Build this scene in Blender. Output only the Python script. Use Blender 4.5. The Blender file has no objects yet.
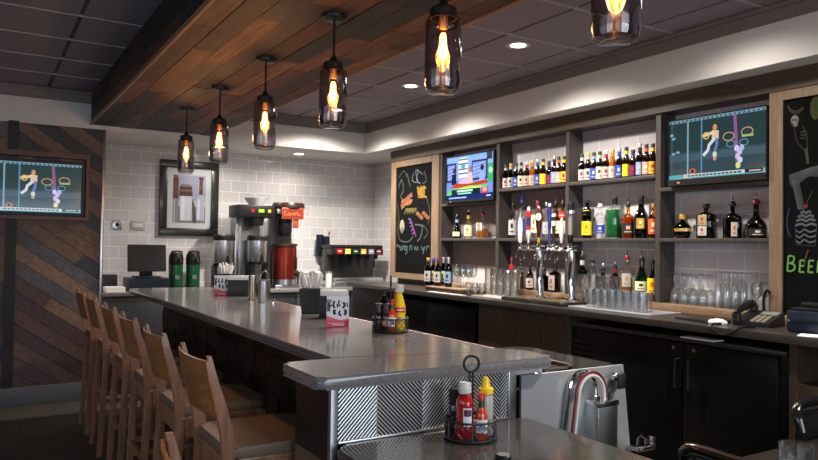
import bpy, bmesh, math, random
from mathutils import Vector, Matrix
random.seed(7)
PI = math.pi
sc = bpy.context.scene
COL = sc.collection

# ------------------------------------------------------------------ camera
FPX, YAW, PIT, ROL, CH = 699.0, math.radians(31.5), math.radians(1.2), math.radians(.88), 1.5
fw = Vector((math.sin(YAW)*math.cos(PIT), math.cos(YAW)*math.cos(PIT), math.sin(PIT)))
rt0 = Vector((math.cos(YAW), -math.sin(YAW), 0)); up0 = rt0.cross(fw)
rt = rt0*math.cos(ROL)+up0*math.sin(ROL); up = up0*math.cos(ROL)-rt0*math.sin(ROL)
cd = bpy.data.cameras.new('camera'); cam = bpy.data.objects.new('camera', cd); COL.objects.link(cam)
cd.sensor_width = 36; cd.sensor_fit = 'HORIZONTAL'; cd.lens = 36*FPX/818; cd.clip_start = .02
mw = Matrix.Identity(4)
for i in range(3):
    mw[i][0] = rt[i]; mw[i][1] = up[i]; mw[i][2] = -fw[i]
mw[2][3] = CH
cam.matrix_world = mw
sc.camera = cam

def onplane(ax, u, v, val):          # a measured direction from the photo, met with a real plane of the room
    d = fw+rt*((u-409)/FPX)+up*((230-v)/FPX)
    o = Vector((0, 0, CH)); return o+d*((val-o[ax])/d[ax])
def atX(u, v, X): return onplane(0, u, v, X)
def atY(u, v, Y): return onplane(1, u, v, Y)
def atZ(u, v, Z): return onplane(2, u, v, Z)

# ------------------------------------------------------------------ materials
MATS = {}
def nt(name):
    m = bpy.data.materials.new(name); m.use_nodes = True; n = m.node_tree; n.nodes.clear()
    o = n.nodes.new('ShaderNodeOutputMaterial'); return m, n, o
def L(n, a, b): n.links.new(a, b)
def setp(b, **k):
    for a, v in k.items(): b.inputs[a].default_value = v
def c4(c): return (c[0], c[1], c[2], 1)
def srgb(r, g, b):
    f = lambda x: ((x/255+.055)/1.055)**2.4 if x/255 > .04045 else x/255/12.92
    return (f(r), f(g), f(b))
def plain(name, col, rough=.5, metal=0., coat=0., bump=0., bscale=60, var=0., vscale=8, stretch=(1, 1, 1), spec=.5):
    if name in MATS: return MATS[name]
    m, n, o = nt(name); b = n.nodes.new('ShaderNodeBsdfPrincipled')
    b.inputs['Base Color'].default_value = c4(col)
    setp(b, Roughness=rough, Metallic=metal); b.inputs['Coat Weight'].default_value = coat; b.inputs['Specular IOR Level'].default_value = spec
    tc = n.nodes.new('ShaderNodeTexCoord'); mp = n.nodes.new('ShaderNodeMapping'); mp.inputs['Scale'].default_value = stretch
    L(n, tc.outputs['Object'], mp.inputs['Vector'])
    nz = n.nodes.new('ShaderNodeTexNoise'); nz.inputs['Scale'].default_value = vscale; nz.inputs['Detail'].default_value = 4
    L(n, mp.outputs[0], nz.inputs['Vector'])
    mx = n.nodes.new('ShaderNodeMix'); mx.data_type = 'RGBA'
    v = max(var, .04)
    mx.inputs['A'].default_value = c4([x*(1-v) for x in col]); mx.inputs['B'].default_value = c4([min(1, x*(1+v)) for x in col])
    L(n, nz.outputs['Fac'], mx.inputs['Factor']); L(n, mx.outputs['Result'], b.inputs['Base Color'])
    if bump:
        n2 = n.nodes.new('ShaderNodeTexNoise'); n2.inputs['Scale'].default_value = bscale; L(n, mp.outputs[0], n2.inputs['Vector'])
        bp = n.nodes.new('ShaderNodeBump'); bp.inputs['Strength'].default_value = bump; bp.inputs['Distance'].default_value = .01
        L(n, n2.outputs['Fac'], bp.inputs['Height']); L(n, bp.outputs[0], b.inputs['Normal'])
    L(n, b.outputs[0], o.inputs[0]); MATS[name] = m; return m
def wood(name, c1, c2, stretch=(1, 1, 12), scale=6, rough=.45, coat=0., bump=.15, spec=.5):
    m, n, o = nt(name); b = n.nodes.new('ShaderNodeBsdfPrincipled'); setp(b, Roughness=rough); b.inputs['Coat Weight'].default_value = coat
    b.inputs['Specular IOR Level'].default_value = spec
    tc = n.nodes.new('ShaderNodeTexCoord'); mp = n.nodes.new('ShaderNodeMapping'); mp.inputs['Scale'].default_value = stretch
    L(n, tc.outputs['Object'], mp.inputs['Vector'])
    nz = n.nodes.new('ShaderNodeTexNoise'); setp(nz, Scale=scale, Detail=6, Roughness=.65, Distortion=.4); L(n, mp.outputs[0], nz.inputs['Vector'])
    cr = n.nodes.new('ShaderNodeValToRGB'); cr.color_ramp.elements[0].position = .32; cr.color_ramp.elements[1].position = .7
    cr.color_ramp.elements[0].color = c4(c1); cr.color_ramp.elements[1].color = c4(c2)
    L(n, nz.outputs['Fac'], cr.inputs[0]); L(n, cr.outputs[0], b.inputs['Base Color'])
    bp = n.nodes.new('ShaderNodeBump'); setp(bp, Strength=bump, Distance=.004); L(n, nz.outputs['Fac'], bp.inputs['Height']); L(n, bp.outputs[0], b.inputs['Normal'])
    L(n, b.outputs[0], o.inputs[0]); return m
def toned(name, rough=.6, grain=(1, 14, 14), scale=4, amt=.55, spec=.4, emit=0., bump=.2, metal=0.):
    # colour comes from the "tone" attribute of each board / painted patch, with grain over it
    m, n, o = nt(name); b = n.nodes.new('ShaderNodeBsdfPrincipled'); setp(b, Roughness=rough, Metallic=metal); b.inputs['Specular IOR Level'].default_value = spec
    at = n.nodes.new('ShaderNodeAttribute'); at.attribute_name = 'tone'
    if amt:
        tc = n.nodes.new('ShaderNodeTexCoord'); mp = n.nodes.new('ShaderNodeMapping'); mp.inputs['Scale'].default_value = grain
        L(n, tc.outputs['Object'], mp.inputs['Vector'])
        nz = n.nodes.new('ShaderNodeTexNoise'); setp(nz, Scale=scale, Detail=7, Roughness=.7, Distortion=.6); L(n, mp.outputs[0], nz.inputs['Vector'])
        mr = n.nodes.new('ShaderNodeMapRange'); setp(mr, **{'From Min': .3, 'From Max': .7, 'To Min': 1-amt, 'To Max': 1+amt}); L(n, nz.outputs['Fac'], mr.inputs['Value'])
        mx = n.nodes.new('ShaderNodeVectorMath'); mx.operation = 'SCALE'; L(n, at.outputs['Color'], mx.inputs[0]); L(n, mr.outputs[0], mx.inputs['Scale'])
        L(n, mx.outputs[0], b.inputs['Base Color'])
        bp = n.nodes.new('ShaderNodeBump'); setp(bp, Strength=bump, Distance=.006); L(n, nz.outputs['Fac'], bp.inputs['Height']); L(n, bp.outputs[0], b.inputs['Normal'])
    else: L(n, at.outputs['Color'], b.inputs['Base Color'])
    if emit:
        L(n, at.outputs['Color'], b.inputs['Emission Color']); b.inputs['Emission Strength'].default_value = emit
        bl = n.nodes.new('ShaderNodeVectorMath'); bl.operation = 'SCALE'; bl.inputs['Scale'].default_value = .05
        L(n, at.outputs['Color'], bl.inputs[0]); L(n, bl.outputs[0], b.inputs['Base Color'])
    L(n, b.outputs[0], o.inputs[0]); return m
def glass(name, tint=(.9, .92, .93), edge=(.35, .38, .4), refl=1.0, rough=.02):
    # blown / pressed glass: clear face on, darker and mirror-like towards the rims
    if name in MATS: return MATS[name]
    m, n, o = nt(name)
    lw = n.nodes.new('ShaderNodeLayerWeight'); lw.inputs['Blend'].default_value = .35
    mx = n.nodes.new('ShaderNodeMix'); mx.data_type = 'RGBA'; mx.inputs['A'].default_value = c4(tint); mx.inputs['B'].default_value = c4(edge)
    L(n, lw.outputs['Facing'], mx.inputs['Factor'])
    tr = n.nodes.new('ShaderNodeBsdfTransparent'); L(n, mx.outputs['Result'], tr.inputs[0])
    gl = n.nodes.new('ShaderNodeBsdfGlossy'); gl.inputs['Roughness'].default_value = rough
    l2 = n.nodes.new('ShaderNodeLayerWeight'); l2.inputs['Blend'].default_value = .5
    pw = n.nodes.new('ShaderNodeMath'); pw.operation = 'POWER'; pw.inputs[1].default_value = 3.; L(n, l2.outputs['Facing'], pw.inputs[0])
    ml = n.nodes.new('ShaderNodeMath'); ml.operation = 'MULTIPLY_ADD'; ml.use_clamp = True; ml.inputs[1].default_value = .9; ml.inputs[2].default_value = .045*refl; L(n, pw.outputs[0], ml.inputs[0])
    ms = n.nodes.new('ShaderNodeMixShader'); L(n, ml.outputs[0], ms.inputs[0]); L(n, tr.outputs[0], ms.inputs[1]); L(n, gl.outputs[0], ms.inputs[2])
    L(n, ms.outputs[0], o.inputs[0]); MATS[name] = m; return m
def emis(name, col, s):
    if name in MATS: return MATS[name]
    m, n, o = nt(name); e = n.nodes.new('ShaderNodeEmission'); e.inputs[0].default_value = c4(col); e.inputs[1].default_value = s
    L(n, e.outputs[0], o.inputs[0]); MATS[name] = m; return m
def tiles(name, axes, bw, bh, c1, c2, mortar, msize=.012, rough=.12, off=(0, 0, 0), bump=.5, offset=.5):
    m, n, o = nt(name); b = n.nodes.new('ShaderNodeBsdfPrincipled'); setp(b, Roughness=rough)
    tc = n.nodes.new('ShaderNodeTexCoord'); sp = n.nodes.new('ShaderNodeSeparateXYZ'); L(n, tc.outputs['Object'], sp.inputs[0])
    cb = n.nodes.new('ShaderNodeCombineXYZ'); L(n, sp.outputs[axes[0]], cb.inputs[0]); L(n, sp.outputs[axes[1]], cb.inputs[1])
    mp = n.nodes.new('ShaderNodeMapping'); mp.inputs['Location'].default_value = off; L(n, cb.outputs[0], mp.inputs['Vector'])
    br = n.nodes.new('ShaderNodeTexBrick'); br.offset = offset
    setp(br, Scale=1., **{'Mortar Size': msize*.25, 'Brick Width': bw, 'Row Height': bh, 'Mortar Smooth': .3, 'Bias': 0.})
    br.inputs['Color1'].default_value = c4(c1); br.inputs['Color2'].default_value = c4(c2); br.inputs['Mortar'].default_value = c4(mortar)
    L(n, mp.outputs[0], br.inputs['Vector']); L(n, br.outputs['Color'], b.inputs['Base Color'])
    inv = n.nodes.new('ShaderNodeMath'); inv.operation = 'SUBTRACT'; inv.inputs[0].default_value = 1; L(n, br.outputs['Fac'], inv.inputs[1])
    nz = n.nodes.new('ShaderNodeTexNoise'); setp(nz, Scale=7., Detail=1.); L(n, mp.outputs[0], nz.inputs['Vector'])
    ad = n.nodes.new('ShaderNodeMath'); ad.operation = 'MULTIPLY_ADD'; ad.inputs[1].default_value = .35; L(n, nz.outputs['Fac'], ad.inputs[0]); L(n, inv.outputs[0], ad.inputs[2])
    bp = n.nodes.new('ShaderNodeBump'); setp(bp, Strength=bump, Distance=.006); L(n, ad.outputs[0], bp.inputs['Height']); L(n, bp.outputs[0], b.inputs['Normal'])
    L(n, b.outputs[0], o.inputs[0]); return m
def quartz(name, base, rough=.13):
    m, n, o = nt(name); b = n.nodes.new('ShaderNodeBsdfPrincipled'); setp(b, Roughness=rough); b.inputs['Specular IOR Level'].default_value = .55
    tc = n.nodes.new('ShaderNodeTexCoord')
    v1 = n.nodes.new('ShaderNodeTexVoronoi'); v1.inputs['Scale'].default_value = 95; L(n, tc.outputs['Object'], v1.inputs['Vector'])
    r1 = n.nodes.new('ShaderNodeValToRGB'); e = r1.color_ramp.elements; e[0].position = .10; e[0].color = (1, 1, 1, 1); e[1].position = .18; e[1].color = (0, 0, 0, 1)
    L(n, v1.outputs['Distance'], r1.inputs[0])
    nz = n.nodes.new('ShaderNodeTexNoise'); setp(nz, Scale=170., Detail=3.); L(n, tc.outputs['Object'], nz.inputs['Vector'])
    r2 = n.nodes.new('ShaderNodeValToRGB'); e = r2.color_ramp.elements; e[0].position = .38; e[0].color = c4([x*.84 for x in base]); e[1].position = .62; e[1].color = c4([x*1.14 for x in base])
    L(n, nz.outputs['Fac'], r2.inputs[0])
    sel = n.nodes.new('ShaderNodeTexWhiteNoise'); sel.noise_dimensions = '3D'; L(n, v1.outputs['Position'], sel.inputs['Vector'])
    th = n.nodes.new('ShaderNodeMath'); th.operation = 'GREATER_THAN'; th.inputs[1].default_value = .8; L(n, sel.outputs['Value'], th.inputs[0])
    mu = n.nodes.new('ShaderNodeMath'); mu.operation = 'MULTIPLY'; L(n, th.outputs[0], mu.inputs[0]); L(n, r1.outputs[0], mu.inputs[1])
    mx = n.nodes.new('ShaderNodeMix'); mx.data_type = 'RGBA'; L(n, mu.outputs[0], mx.inputs['Factor']); L(n, r2.outputs[0], mx.inputs['A']); mx.inputs['B'].default_value = (.5, .48, .46, 1)
    L(n, mx.outputs['Result'], b.inputs['Base Color']); L(n, b.outputs[0], o.inputs[0]); return m

WHITE_PAINT = plain('white_paint', srgb(205, 202, 198), .6, bump=.03)
CROWN_PAINT = plain('taupe_paint', srgb(120, 112, 108), .7)
CEIL = plain('ceiling_panel', srgb(140, 131, 142), .9, bump=.15, bscale=300)
GRID_M = plain('ceiling_grid', srgb(164, 158, 158), .5)
TILE = tiles('white_subway_tile', (0, 2), .205, .133, srgb(206, 203, 203), srgb(196, 193, 195), srgb(236, 234, 232), .02, .1, (.03, .03, 0), .55)
TILE_R = tiles('white_subway_tile_side', (1, 2), .205, .133, srgb(206, 203, 203), srgb(198, 196, 197), srgb(236, 234, 232), .02, .1, (.06, .03, 0), .55)
SHELFBACK = tiles('grey_shelf_tile', (1, 2), .19, .126, srgb(188, 184, 188), srgb(180, 177, 182), srgb(208, 205, 204), .02, .3, (0, .02, 0), .4)
FLOOR = tiles('floor_tile', (0, 1), .6, .6, srgb(74, 68, 60), srgb(68, 62, 55), srgb(44, 41, 38), .02, .45, (0, 0, 0), .15)
PLANK = toned('reclaimed_plank', .55, (1, 1, 1), 9, .5)
PLANK_Y = toned('bulkhead_plank', .6, (16, 1.2, 16), 2.2, .75)
BLOCK = toned('bar_wood_block', .6, (14, 14, 2), 5, .45)
QUARTZ = quartz('speckled_quartz', (.16, .155, .162))
QUARTZ_D = quartz('dark_speckled_quartz', (.062, .055, .052), .12)
BACKTOP = plain('backbar_top', srgb(50, 45, 43), .28, var=.2, vscale=60)
LAM = wood('dark_laminate', srgb(48, 43, 41), srgb(72, 65, 62), (9, 9, 1), 7, .4)
LAM_H = wood('brown_header_laminate', srgb(56, 45, 37), srgb(78, 65, 55), (9, 1, 9), 6, .45)
LAM_B = wood('brown_cabinet_laminate', srgb(50, 40, 34), srgb(78, 63, 53), (11, 11, 1), 7, .5, spec=.25)
OAK = wood('pale_oak', srgb(102, 82, 64), srgb(128, 106, 84), (9, 9, 1), 6, .5)
OAK_H = wood('pale_oak_flat', srgb(112, 88, 66), srgb(142, 114, 88), (9, 1, 9), 6, .45)
VALANCE = plain('grey_panel', srgb(146, 138, 146), .6)
STOOLW = wood('stool_wood', srgb(118, 78, 58), srgb(172, 124, 96), (10, 10, 1), 5, .32, .2)
STOOLB = wood('stool_back_veneer', srgb(124, 76, 42), srgb(172, 114, 66), (10, 2.2, 10), 5, .3, .25)
SEATM = plain('taupe_vinyl', srgb(112, 93, 76), .5, bump=.06, bscale=220)
BLACK = plain('matte_black', (.012, .012, .013), .45)
GBLACK = plain('gloss_black', (.008, .008, .009), .15)
FRIDGE = plain('black_fridge', (.0035, .0035, .004), .35, spec=.16)
RUBBER = plain('black_rubber', (.006, .006, .007), .8, spec=.12)
BLKPL = plain('black_plastic', (.009, .009, .010), .4, spec=.3)
NAVYPL = plain('dark_blue_plastic', (.008, .013, .026), .4, spec=.3)
STEEL = plain('brushed_steel', (.55, .55, .55), .3, 1., var=.1, vscale=5, stretch=(1, 1, 30))
STEEL_P = plain('steel_sheet', (.46, .48, .50), .45, .6, var=.14, vscale=3)
CHROME = plain('chrome', (.8, .8, .8), .08, 1.)
GOLD_LIT = plain('gold_highlight_metal', (.75, .5, .18), .2, 1.)
COPPER = plain('copper_pot', srgb(116, 38, 28), .28, .7, var=.3, vscale=6)
TIN = plain('tin_cup', (.55, .47, .36), .25, 1.)
BRONZE = plain('dark_bronze', (.02, .018, .016), .4, .6)
DKFRAME = wood('carved_dark_frame', srgb(20, 20, 18), srgb(40, 40, 36), (5, 5, 5), 14, .35, .2, .4)
TVFRAME = wood('tv_wood_surround', srgb(78, 46, 30), srgb(110, 68, 46), (1, 9, 9), 6, .45)
CHALK = plain('slate_black', srgb(7, 8, 9), .85, spec=.08, var=.3, vscale=9)
PAPER = plain('white_paper', srgb(232, 230, 228), .8, bump=.1)
CREAM = plain('cream_paper', srgb(226, 216, 176), .7)
WHITEPL = plain('white_plastic', srgb(206, 206, 204), .35)
RED = plain('red_plastic', srgb(190, 20, 24), .3)
DKRED = plain('dark_red', srgb(120, 16, 30), .35)
YELLOW = plain('yellow_plastic', srgb(246, 206, 20), .3)
GREEN = plain('green_enamel', srgb(14, 74, 40), .25)
BLUE = plain('blue_ink', srgb(36, 66, 160), .4)
LBLUE = plain('pale_blue_ink', srgb(128, 152, 190), .4)
ORANGE = plain('orange_ink', srgb(214, 90, 34), .4)
PURPLE = plain('purple_ink', srgb(84, 30, 72), .4)
PINK = plain('pink_ink', srgb(214, 150, 134), .5)
LIME = plain('lime_ink', srgb(216, 200, 40), .5)
LGREEN = plain('light_green_ink', srgb(176, 190, 130), .5)
GOLD = plain('gold_foil', srgb(206, 160, 60), .3, .6)
CORK = plain('cork', srgb(200, 150, 84), .8)
REDTRIM = plain('red_brown_trim', srgb(150, 62, 40), .35)
PAINTED = toned('printed_patch', .6, amt=0)
SCREEN = toned('tv_picture', .12, amt=0, emit=.85, spec=.35)
SCREEN_B = toned('bright_tv_picture', .08, amt=0, emit=1.15, spec=.35)
CHALKP = toned('chalk_marks', .9, amt=0)
G_CLEAR = glass('clear_glass', (.965, .975, .975), (.52, .55, .57), 1.6)
G_TUMB = glass('tumbler_glass', (.98, .99, .995), (.60, .64, .67), 2.4)
_n = G_TUMB.node_tree; _o = [x for x in _n.nodes if x.type == 'OUTPUT_MATERIAL'][0]; _s = _o.inputs[0].links[0].from_socket
_g = _n.nodes.new('ShaderNodeBsdfGlass'); _g.inputs['IOR'].default_value = 1.46; _g.inputs['Roughness'].default_value = .02
_m = _n.nodes.new('ShaderNodeMixShader'); _m.inputs[0].default_value = .28; L(_n, _s, _m.inputs[1]); L(_n, _g.outputs[0], _m.inputs[2]); L(_n, _m.outputs[0], _o.inputs[0])
G_JAR = glass('smoked_jar_glass', (.86, .82, .83), (.42, .38, .41), 1.5)
G_BULB = glass('amber_bulb_glass', (1., .80, .5), (.8, .4, .12), .8)
G_BROWN = glass('brown_bottle_glass', (.16, .065, .02), (.02, .012, .008), 1.)
G_GREEN = glass('green_bottle_glass', (.06, .30, .10), (.01, .05, .02), 1.)
G_DGREEN = glass('dark_green_bottle_glass', (.03, .07, .03), (.008, .012, .008), 1.)
G_DARK = glass('dark_bottle_glass', (.035, .022, .018), (.01, .01, .01), 1.)
G_RED = glass('dark_red_bottle_glass', (.13, .02, .012), (.02, .008, .008), 1.)
G_AMB = glass('amber_spirit_glass', (.75, .42, .1), (.25, .1, .02), 1.)
G_PIC = glass('picture_glazing', (.97, .98, .98), (.7, .72, .74), .6)
LIQ_AMB = plain('amber_spirit', srgb(168, 96, 26), .1, coat=.4)
LIQ_PALE = plain('pale_gold_spirit', srgb(216, 190, 120), .1, coat=.4)
LIQ_GRN = plain('green_liqueur', srgb(14, 96, 44), .12, coat=.5)
LIQ_BRN = plain('brown_liqueur', srgb(74, 34, 16), .12, coat=.5)
KETCHUP = plain('ketchup_red', srgb(170, 14, 14), .2, coat=.5)
HOTS = plain('hot_sauce', srgb(200, 60, 20), .2, coat=.5)
G_BROWNPL = plain('stainless_rim', (.42, .37, .34), .18, 1.)
FIL = emis('glowing_filament', (1., .50, .13), 38.)
LED = emis('lamp_lens', (1., .93, .82), 14.)
SOCKET = plain('aged_brass_socket', (.5, .3, .12), .35, .9)

def stripes(name, sgn, rib=(.86, .86, .88)):
    # embossed metal sheet: lit rib faces and shaded valleys painted in as diagonal stripes
    m, n, o = nt(name); b = n.nodes.new('ShaderNodeBsdfPrincipled')
    tc = n.nodes.new('ShaderNodeTexCoord'); sp = n.nodes.new('ShaderNodeSeparateXYZ'); L(n, tc.outputs['Object'], sp.inputs[0])
    mu = n.nodes.new('ShaderNodeMath'); mu.operation = 'MULTIPLY_ADD'; mu.inputs[1].default_value = -sgn; L(n, sp.outputs[0], mu.inputs[0]); L(n, sp.outputs[2], mu.inputs[2])
    y2 = n.nodes.new('ShaderNodeMath'); y2.operation = 'MULTIPLY_ADD'; y2.inputs[1].default_value = -sgn; L(n, sp.outputs[1], y2.inputs[0]); L(n, mu.outputs[0], y2.inputs[2])
    s = n.nodes.new('ShaderNodeMath'); s.operation = 'MULTIPLY'; s.inputs[1].default_value = 2*PI/.0150; L(n, y2.outputs[0], s.inputs[0])
    si = n.nodes.new('ShaderNodeMath'); si.operation = 'SINE'; L(n, s.outputs[0], si.inputs[0])
    cr = n.nodes.new('ShaderNodeValToRGB'); e = cr.color_ramp.elements; e[0].position = .46; e[0].color = (0, 0, 0, 1); e[1].position = .64; e[1].color = (1, 1, 1, 1)
    mr = n.nodes.new('ShaderNodeMapRange'); setp(mr, **{'From Min': -1., 'From Max': 1.}); L(n, si.outputs[0], mr.inputs['Value']); L(n, mr.outputs[0], cr.inputs[0])
    mx = n.nodes.new('ShaderNodeMix'); mx.data_type = 'RGBA'; mx.inputs['A'].default_value = (.008, .008, .01, 1); mx.inputs['B'].default_value = c4(rib)
    L(n, cr.outputs[0], mx.inputs['Factor']); L(n, mx.outputs['Result'], b.inputs['Base Color'])
    setp(b, Roughness=.36); L(n, cr.outputs[0], b.inputs['Metallic']); b.inputs['Specular IOR Level'].default_value = .2
    bp = n.nodes.new('ShaderNodeBump'); setp(bp, Strength=.35, Distance=.003); L(n, mr.outputs[0], bp.inputs['Height']); L(n, bp.outputs[0], b.inputs['Normal'])
    L(n, b.outputs[0], o.inputs[0]); return m
STR_C = stripes('shaded_bronze_ribbed_metal', 1, (.10, .07, .05)); STR_A = stripes('ribbed_metal_rising', 1); STR_B = stripes('ribbed_metal_falling', -1)  # end panel ribs: bronze, with the shade on that side darkened into the colour

# ------------------------------------------------------------------ mesh helpers
class MB:
    def __init__(s): s.bm = bmesh.new(); s.tone = None; s.tl = None
    def _face(s, vs):
        try: f = s.bm.faces.new(vs)
        except ValueError: return None
        if s.tone is not None:
            if s.tl is None: s.tl = s.bm.loops.layers.float_color.new('tone')
            for l in f.loops: l[s.tl] = c4(s.tone)
        return f
    def setc(s, c):
        s.tone = c
        if s.tl is None: s.tl = s.bm.loops.layers.float_color.new('tone')
        return s
    def hexa(s, P):
        v = [s.bm.verts.new(p) for p in P]
        fs = [s._face([v[i] for i in q]) for q in ((0, 3, 2, 1), (4, 5, 6, 7), (0, 1, 5, 4), (1, 2, 6, 5), (2, 3, 7, 6), (3, 0, 4, 7))]
        return v, fs
    def box(s, x0, x1, y0, y1, z0, z1, bev=0., seg=2):
        v, fs = s.hexa([(x0, y0, z0), (x1, y0, z0), (x1, y1, z0), (x0, y1, z0), (x0, y0, z1), (x1, y0, z1), (x1, y1, z1), (x0, y1, z1)])
        if bev:
            es = {e for f in fs for e in f.edges}
            bmesh.ops.bevel(s.bm, geom=list(es), offset=bev, segments=seg, affect='EDGES', profile=.5)
        return s
    def obox(s, c, size, M, bev=0.):
        c = Vector(c); a, b, d = [x/2 for x in size]
        P = [c+M @ Vector(p) for p in ((-a, -b, -d), (a, -b, -d), (a, b, -d), (-a, b, -d), (-a, -b, d), (a, -b, d), (a, b, d), (-a, b, d))]
        v, fs = s.hexa(P)
        if bev:
            es = {e for f in fs for e in f.edges}
            bmesh.ops.bevel(s.bm, geom=list(es), offset=bev, segments=2, affect='EDGES')
        return s
    def lathe(s, prof, c=(0, 0, 0), n=16, sx=1., sy=1., pw=2., M=None):
        rm = max(r for r, z in prof); rings = []
        for r, z in prof:
            if r < 1e-6:
                p = Vector((0, 0, z)); p = (M @ p if M else p)+Vector(c); rings.append([s.bm.verts.new(p)]); continue
            k = min(1., max(0., (r/rm-.45)/.35)); ring = []
            for i in range(n):
                a = 2*PI*i/n; q = supr(a, pw)*k+(1-k)
                fx = sx*k+(1-k)*min(sx, sy); fy = sy*k+(1-k)*min(sx, sy)
                p = Vector((r*q*math.cos(a)*fx, r*q*math.sin(a)*fy, z)); p = (M @ p if M else p)+Vector(c); ring.append(s.bm.verts.new(p))
            rings.append(ring)
        for A, B in zip(rings, rings[1:]):
            if len(A) == 1 and len(B) == 1: continue
            for i in range(n):
                j = (i+1) % n
                if len(A) == 1: s._face((A[0], B[i], B[j]))
                elif len(B) == 1: s._face((A[i], A[j], B[0]))
                else: s._face((A[i], A[j], B[j], B[i]))
        return s
    def tube(s, pts, r, n=8, closed=False, flat=1.):
        P = [Vector(p) for p in pts]; N = len(P); rings = []; pn = None
        rr = r if isinstance(r, (list, tuple)) else [r]*N
        for i in range(N):
            a = P[(i-1) % N] if (closed or i > 0) else P[i]; b = P[(i+1) % N] if (closed or i < N-1) else P[i]
            t = (b-a).normalized()
            if pn is None:
                pn = t.cross(Vector((0, 0, 1)))
                if pn.length < .05: pn = t.cross(Vector((0, 1, 0)))
            pn = (pn-t*pn.dot(t)).normalized(); bn = t.cross(pn)
            rings.append([s.bm.verts.new(P[i]+pn*(rr[i]*math.cos(2*PI*k/n))+bn*(rr[i]*flat*math.sin(2*PI*k/n))) for k in range(n)])
        seq = list(zip(rings, rings[1:]))+([(rings[-1], rings[0])] if closed else [])
        for A, B in seq:
            for k in range(n): s._face((A[k], A[(k+1) % n], B[(k+1) % n], B[k]))
        if not closed: s._face(rings[0][::-1]); s._face(rings[-1])
        return s
    def bar(s, pts, w, d, side=(0, 1, 0)):      # rectangular section swept along points; w along side
        P = [Vector(p) for p in pts]; S = Vector(side).normalized(); rings = []
        for i in range(len(P)):
            a = P[max(0, i-1)]; b = P[min(len(P)-1, i+1)]; t = (b-a).normalized(); nn = t.cross(S).normalized()
            rings.append([s.bm.verts.new(P[i]+S*(x*w/2)+nn*(y*d/2)) for x, y in ((-1, -1), (1, -1), (1, 1), (-1, 1))])
        for A, B in zip(rings, rings[1:]):
            for k in range(4): s._face((A[k], A[(k+1) % 4], B[(k+1) % 4], B[k]))
        s._face(rings[0][::-1]); s._face(rings[-1]); return s
    def prism(s, poly, d0, d1, plane='xy', bev=0., seg=3):
        def mk(p, d): return {'xy': (p[0], p[1], d), 'xz': (p[0], d, p[1]), 'yz': (d, p[0], p[1])}[plane]
        A = [s.bm.verts.new(mk(p, d0)) for p in poly]; B = [s.bm.verts.new(mk(p, d1)) for p in poly]
        n = len(poly); fs = [s._face(A[::-1]), s._face(B)]
        for i in range(n): s._face((A[i], A[(i+1) % n], B[(i+1) % n], B[i]))
        if bev:
            es = {e for f in fs for e in f.edges}
            bmesh.ops.bevel(s.bm, geom=list(es), offset=bev, segments=seg, affect='EDGES', profile=.5)
            big = [f for f in s.bm.faces if len(f.verts) >= n]
            if big: bmesh.ops.inset_individual(s.bm, faces=big, thickness=min(.0015, bev*.3), use_even_offset=True)
        return s
    def quad(s, *P): s._face([s.bm.verts.new(p) for p in P]); return s
    def arc(s, R, a0, a1, z0, z1, n=10, pw=2., sx=1., sy=1., prof=None):
        prev = None
        for i in range(n+1):
            a = a0+(a1-a0)*i/n; q = supr(a, pw)*R
            A = s.bm.verts.new((q*sx*math.cos(a), q*sy*math.sin(a), z0)); B = s.bm.verts.new((q*sx*math.cos(a), q*sy*math.sin(a), z1))
            if prev: s._face((prev[0], A, B, prev[1]))
            prev = (A, B)
        return s
    def build(s, name, m, parent=None, loc=None, rz=0., smooth=True, ang=35):
        bmesh.ops.recalc_face_normals(s.bm, faces=s.bm.faces[:])
        me = bpy.data.meshes.new(name); s.bm.to_mesh(me); s.bm.free()
        if isinstance(m, (list, tuple)):
            for x in m: me.materials.append(x)
        else: me.materials.append(m)
        if smooth: me.shade_smooth(); me.set_sharp_from_angle(angle=math.radians(ang))
        o = bpy.data.objects.new(name, me); COL.objects.link(o)
        if loc is not None: o.location = loc
        if rz: o.rotation_euler.z = rz
        if parent: o.parent = parent
        return o
def supr(a, p):
    if p == 2.: return 1.
    c, s_ = abs(math.cos(a)), abs(math.sin(a)); return (c**p+s_**p)**(-1/p)
def tag(o, label, cat, group=None):
    o['label'] = label; o['category'] = cat
    if group: o['group'] = group
    return o
def thing(name, label, cat, loc=(0, 0, 0), rz=0., group=None):
    o = bpy.data.objects.new(name, None); COL.objects.link(o); o.empty_display_size = .1
    o.location = loc; o.rotation_euler.z = rz; return tag(o, label, cat, group)
def struct(name, mb, m, **k):
    o = mb.build(name, m, **k)
    if not k.get('parent'): o['kind'] = 'structure'
    return o
def dup(root, loc, label, rz=None):
    r = root.copy(); COL.objects.link(r); r.location = loc; r['label'] = label
    if rz is not None: r.rotation_euler.z = rz
    for ch in list(root.children):
        c = ch.copy(); COL.objects.link(c); c.parent = r
        for g in ch.children:
            d = g.copy(); COL.objects.link(d); d.parent = c
    return r
def rpoly(pts, rads, n=5):
    out = []; N = len(pts)
    for i in range(N):
        p = Vector(pts[i]); r = rads[i] if isinstance(rads, (list, tuple)) else rads
        a = Vector(pts[i-1])-p; b = Vector(pts[(i+1) % N])-p
        if r <= 0: out.append(tuple(p)); continue
        a.normalize(); b.normalize(); h = a.angle(b)/2; d = r/math.tan(h); A = p+a*d; B = p+b*d
        C = p+(a+b).normalized()*(r/math.sin(h))
        a0 = math.atan2(A.y-C.y, A.x-C.x); a1 = math.atan2(B.y-C.y, B.x-C.x); da = (a1-a0+PI) % (2*PI)-PI
        out += [(C.x+r*math.cos(a0+da*k/n), C.y+r*math.sin(a0+da*k/n)) for k in range(n+1)]
    return out
def rect(x0, x1, y0, y1): return [(x0, y0), (x1, y0), (x1, y1), (x0, y1)]

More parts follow.
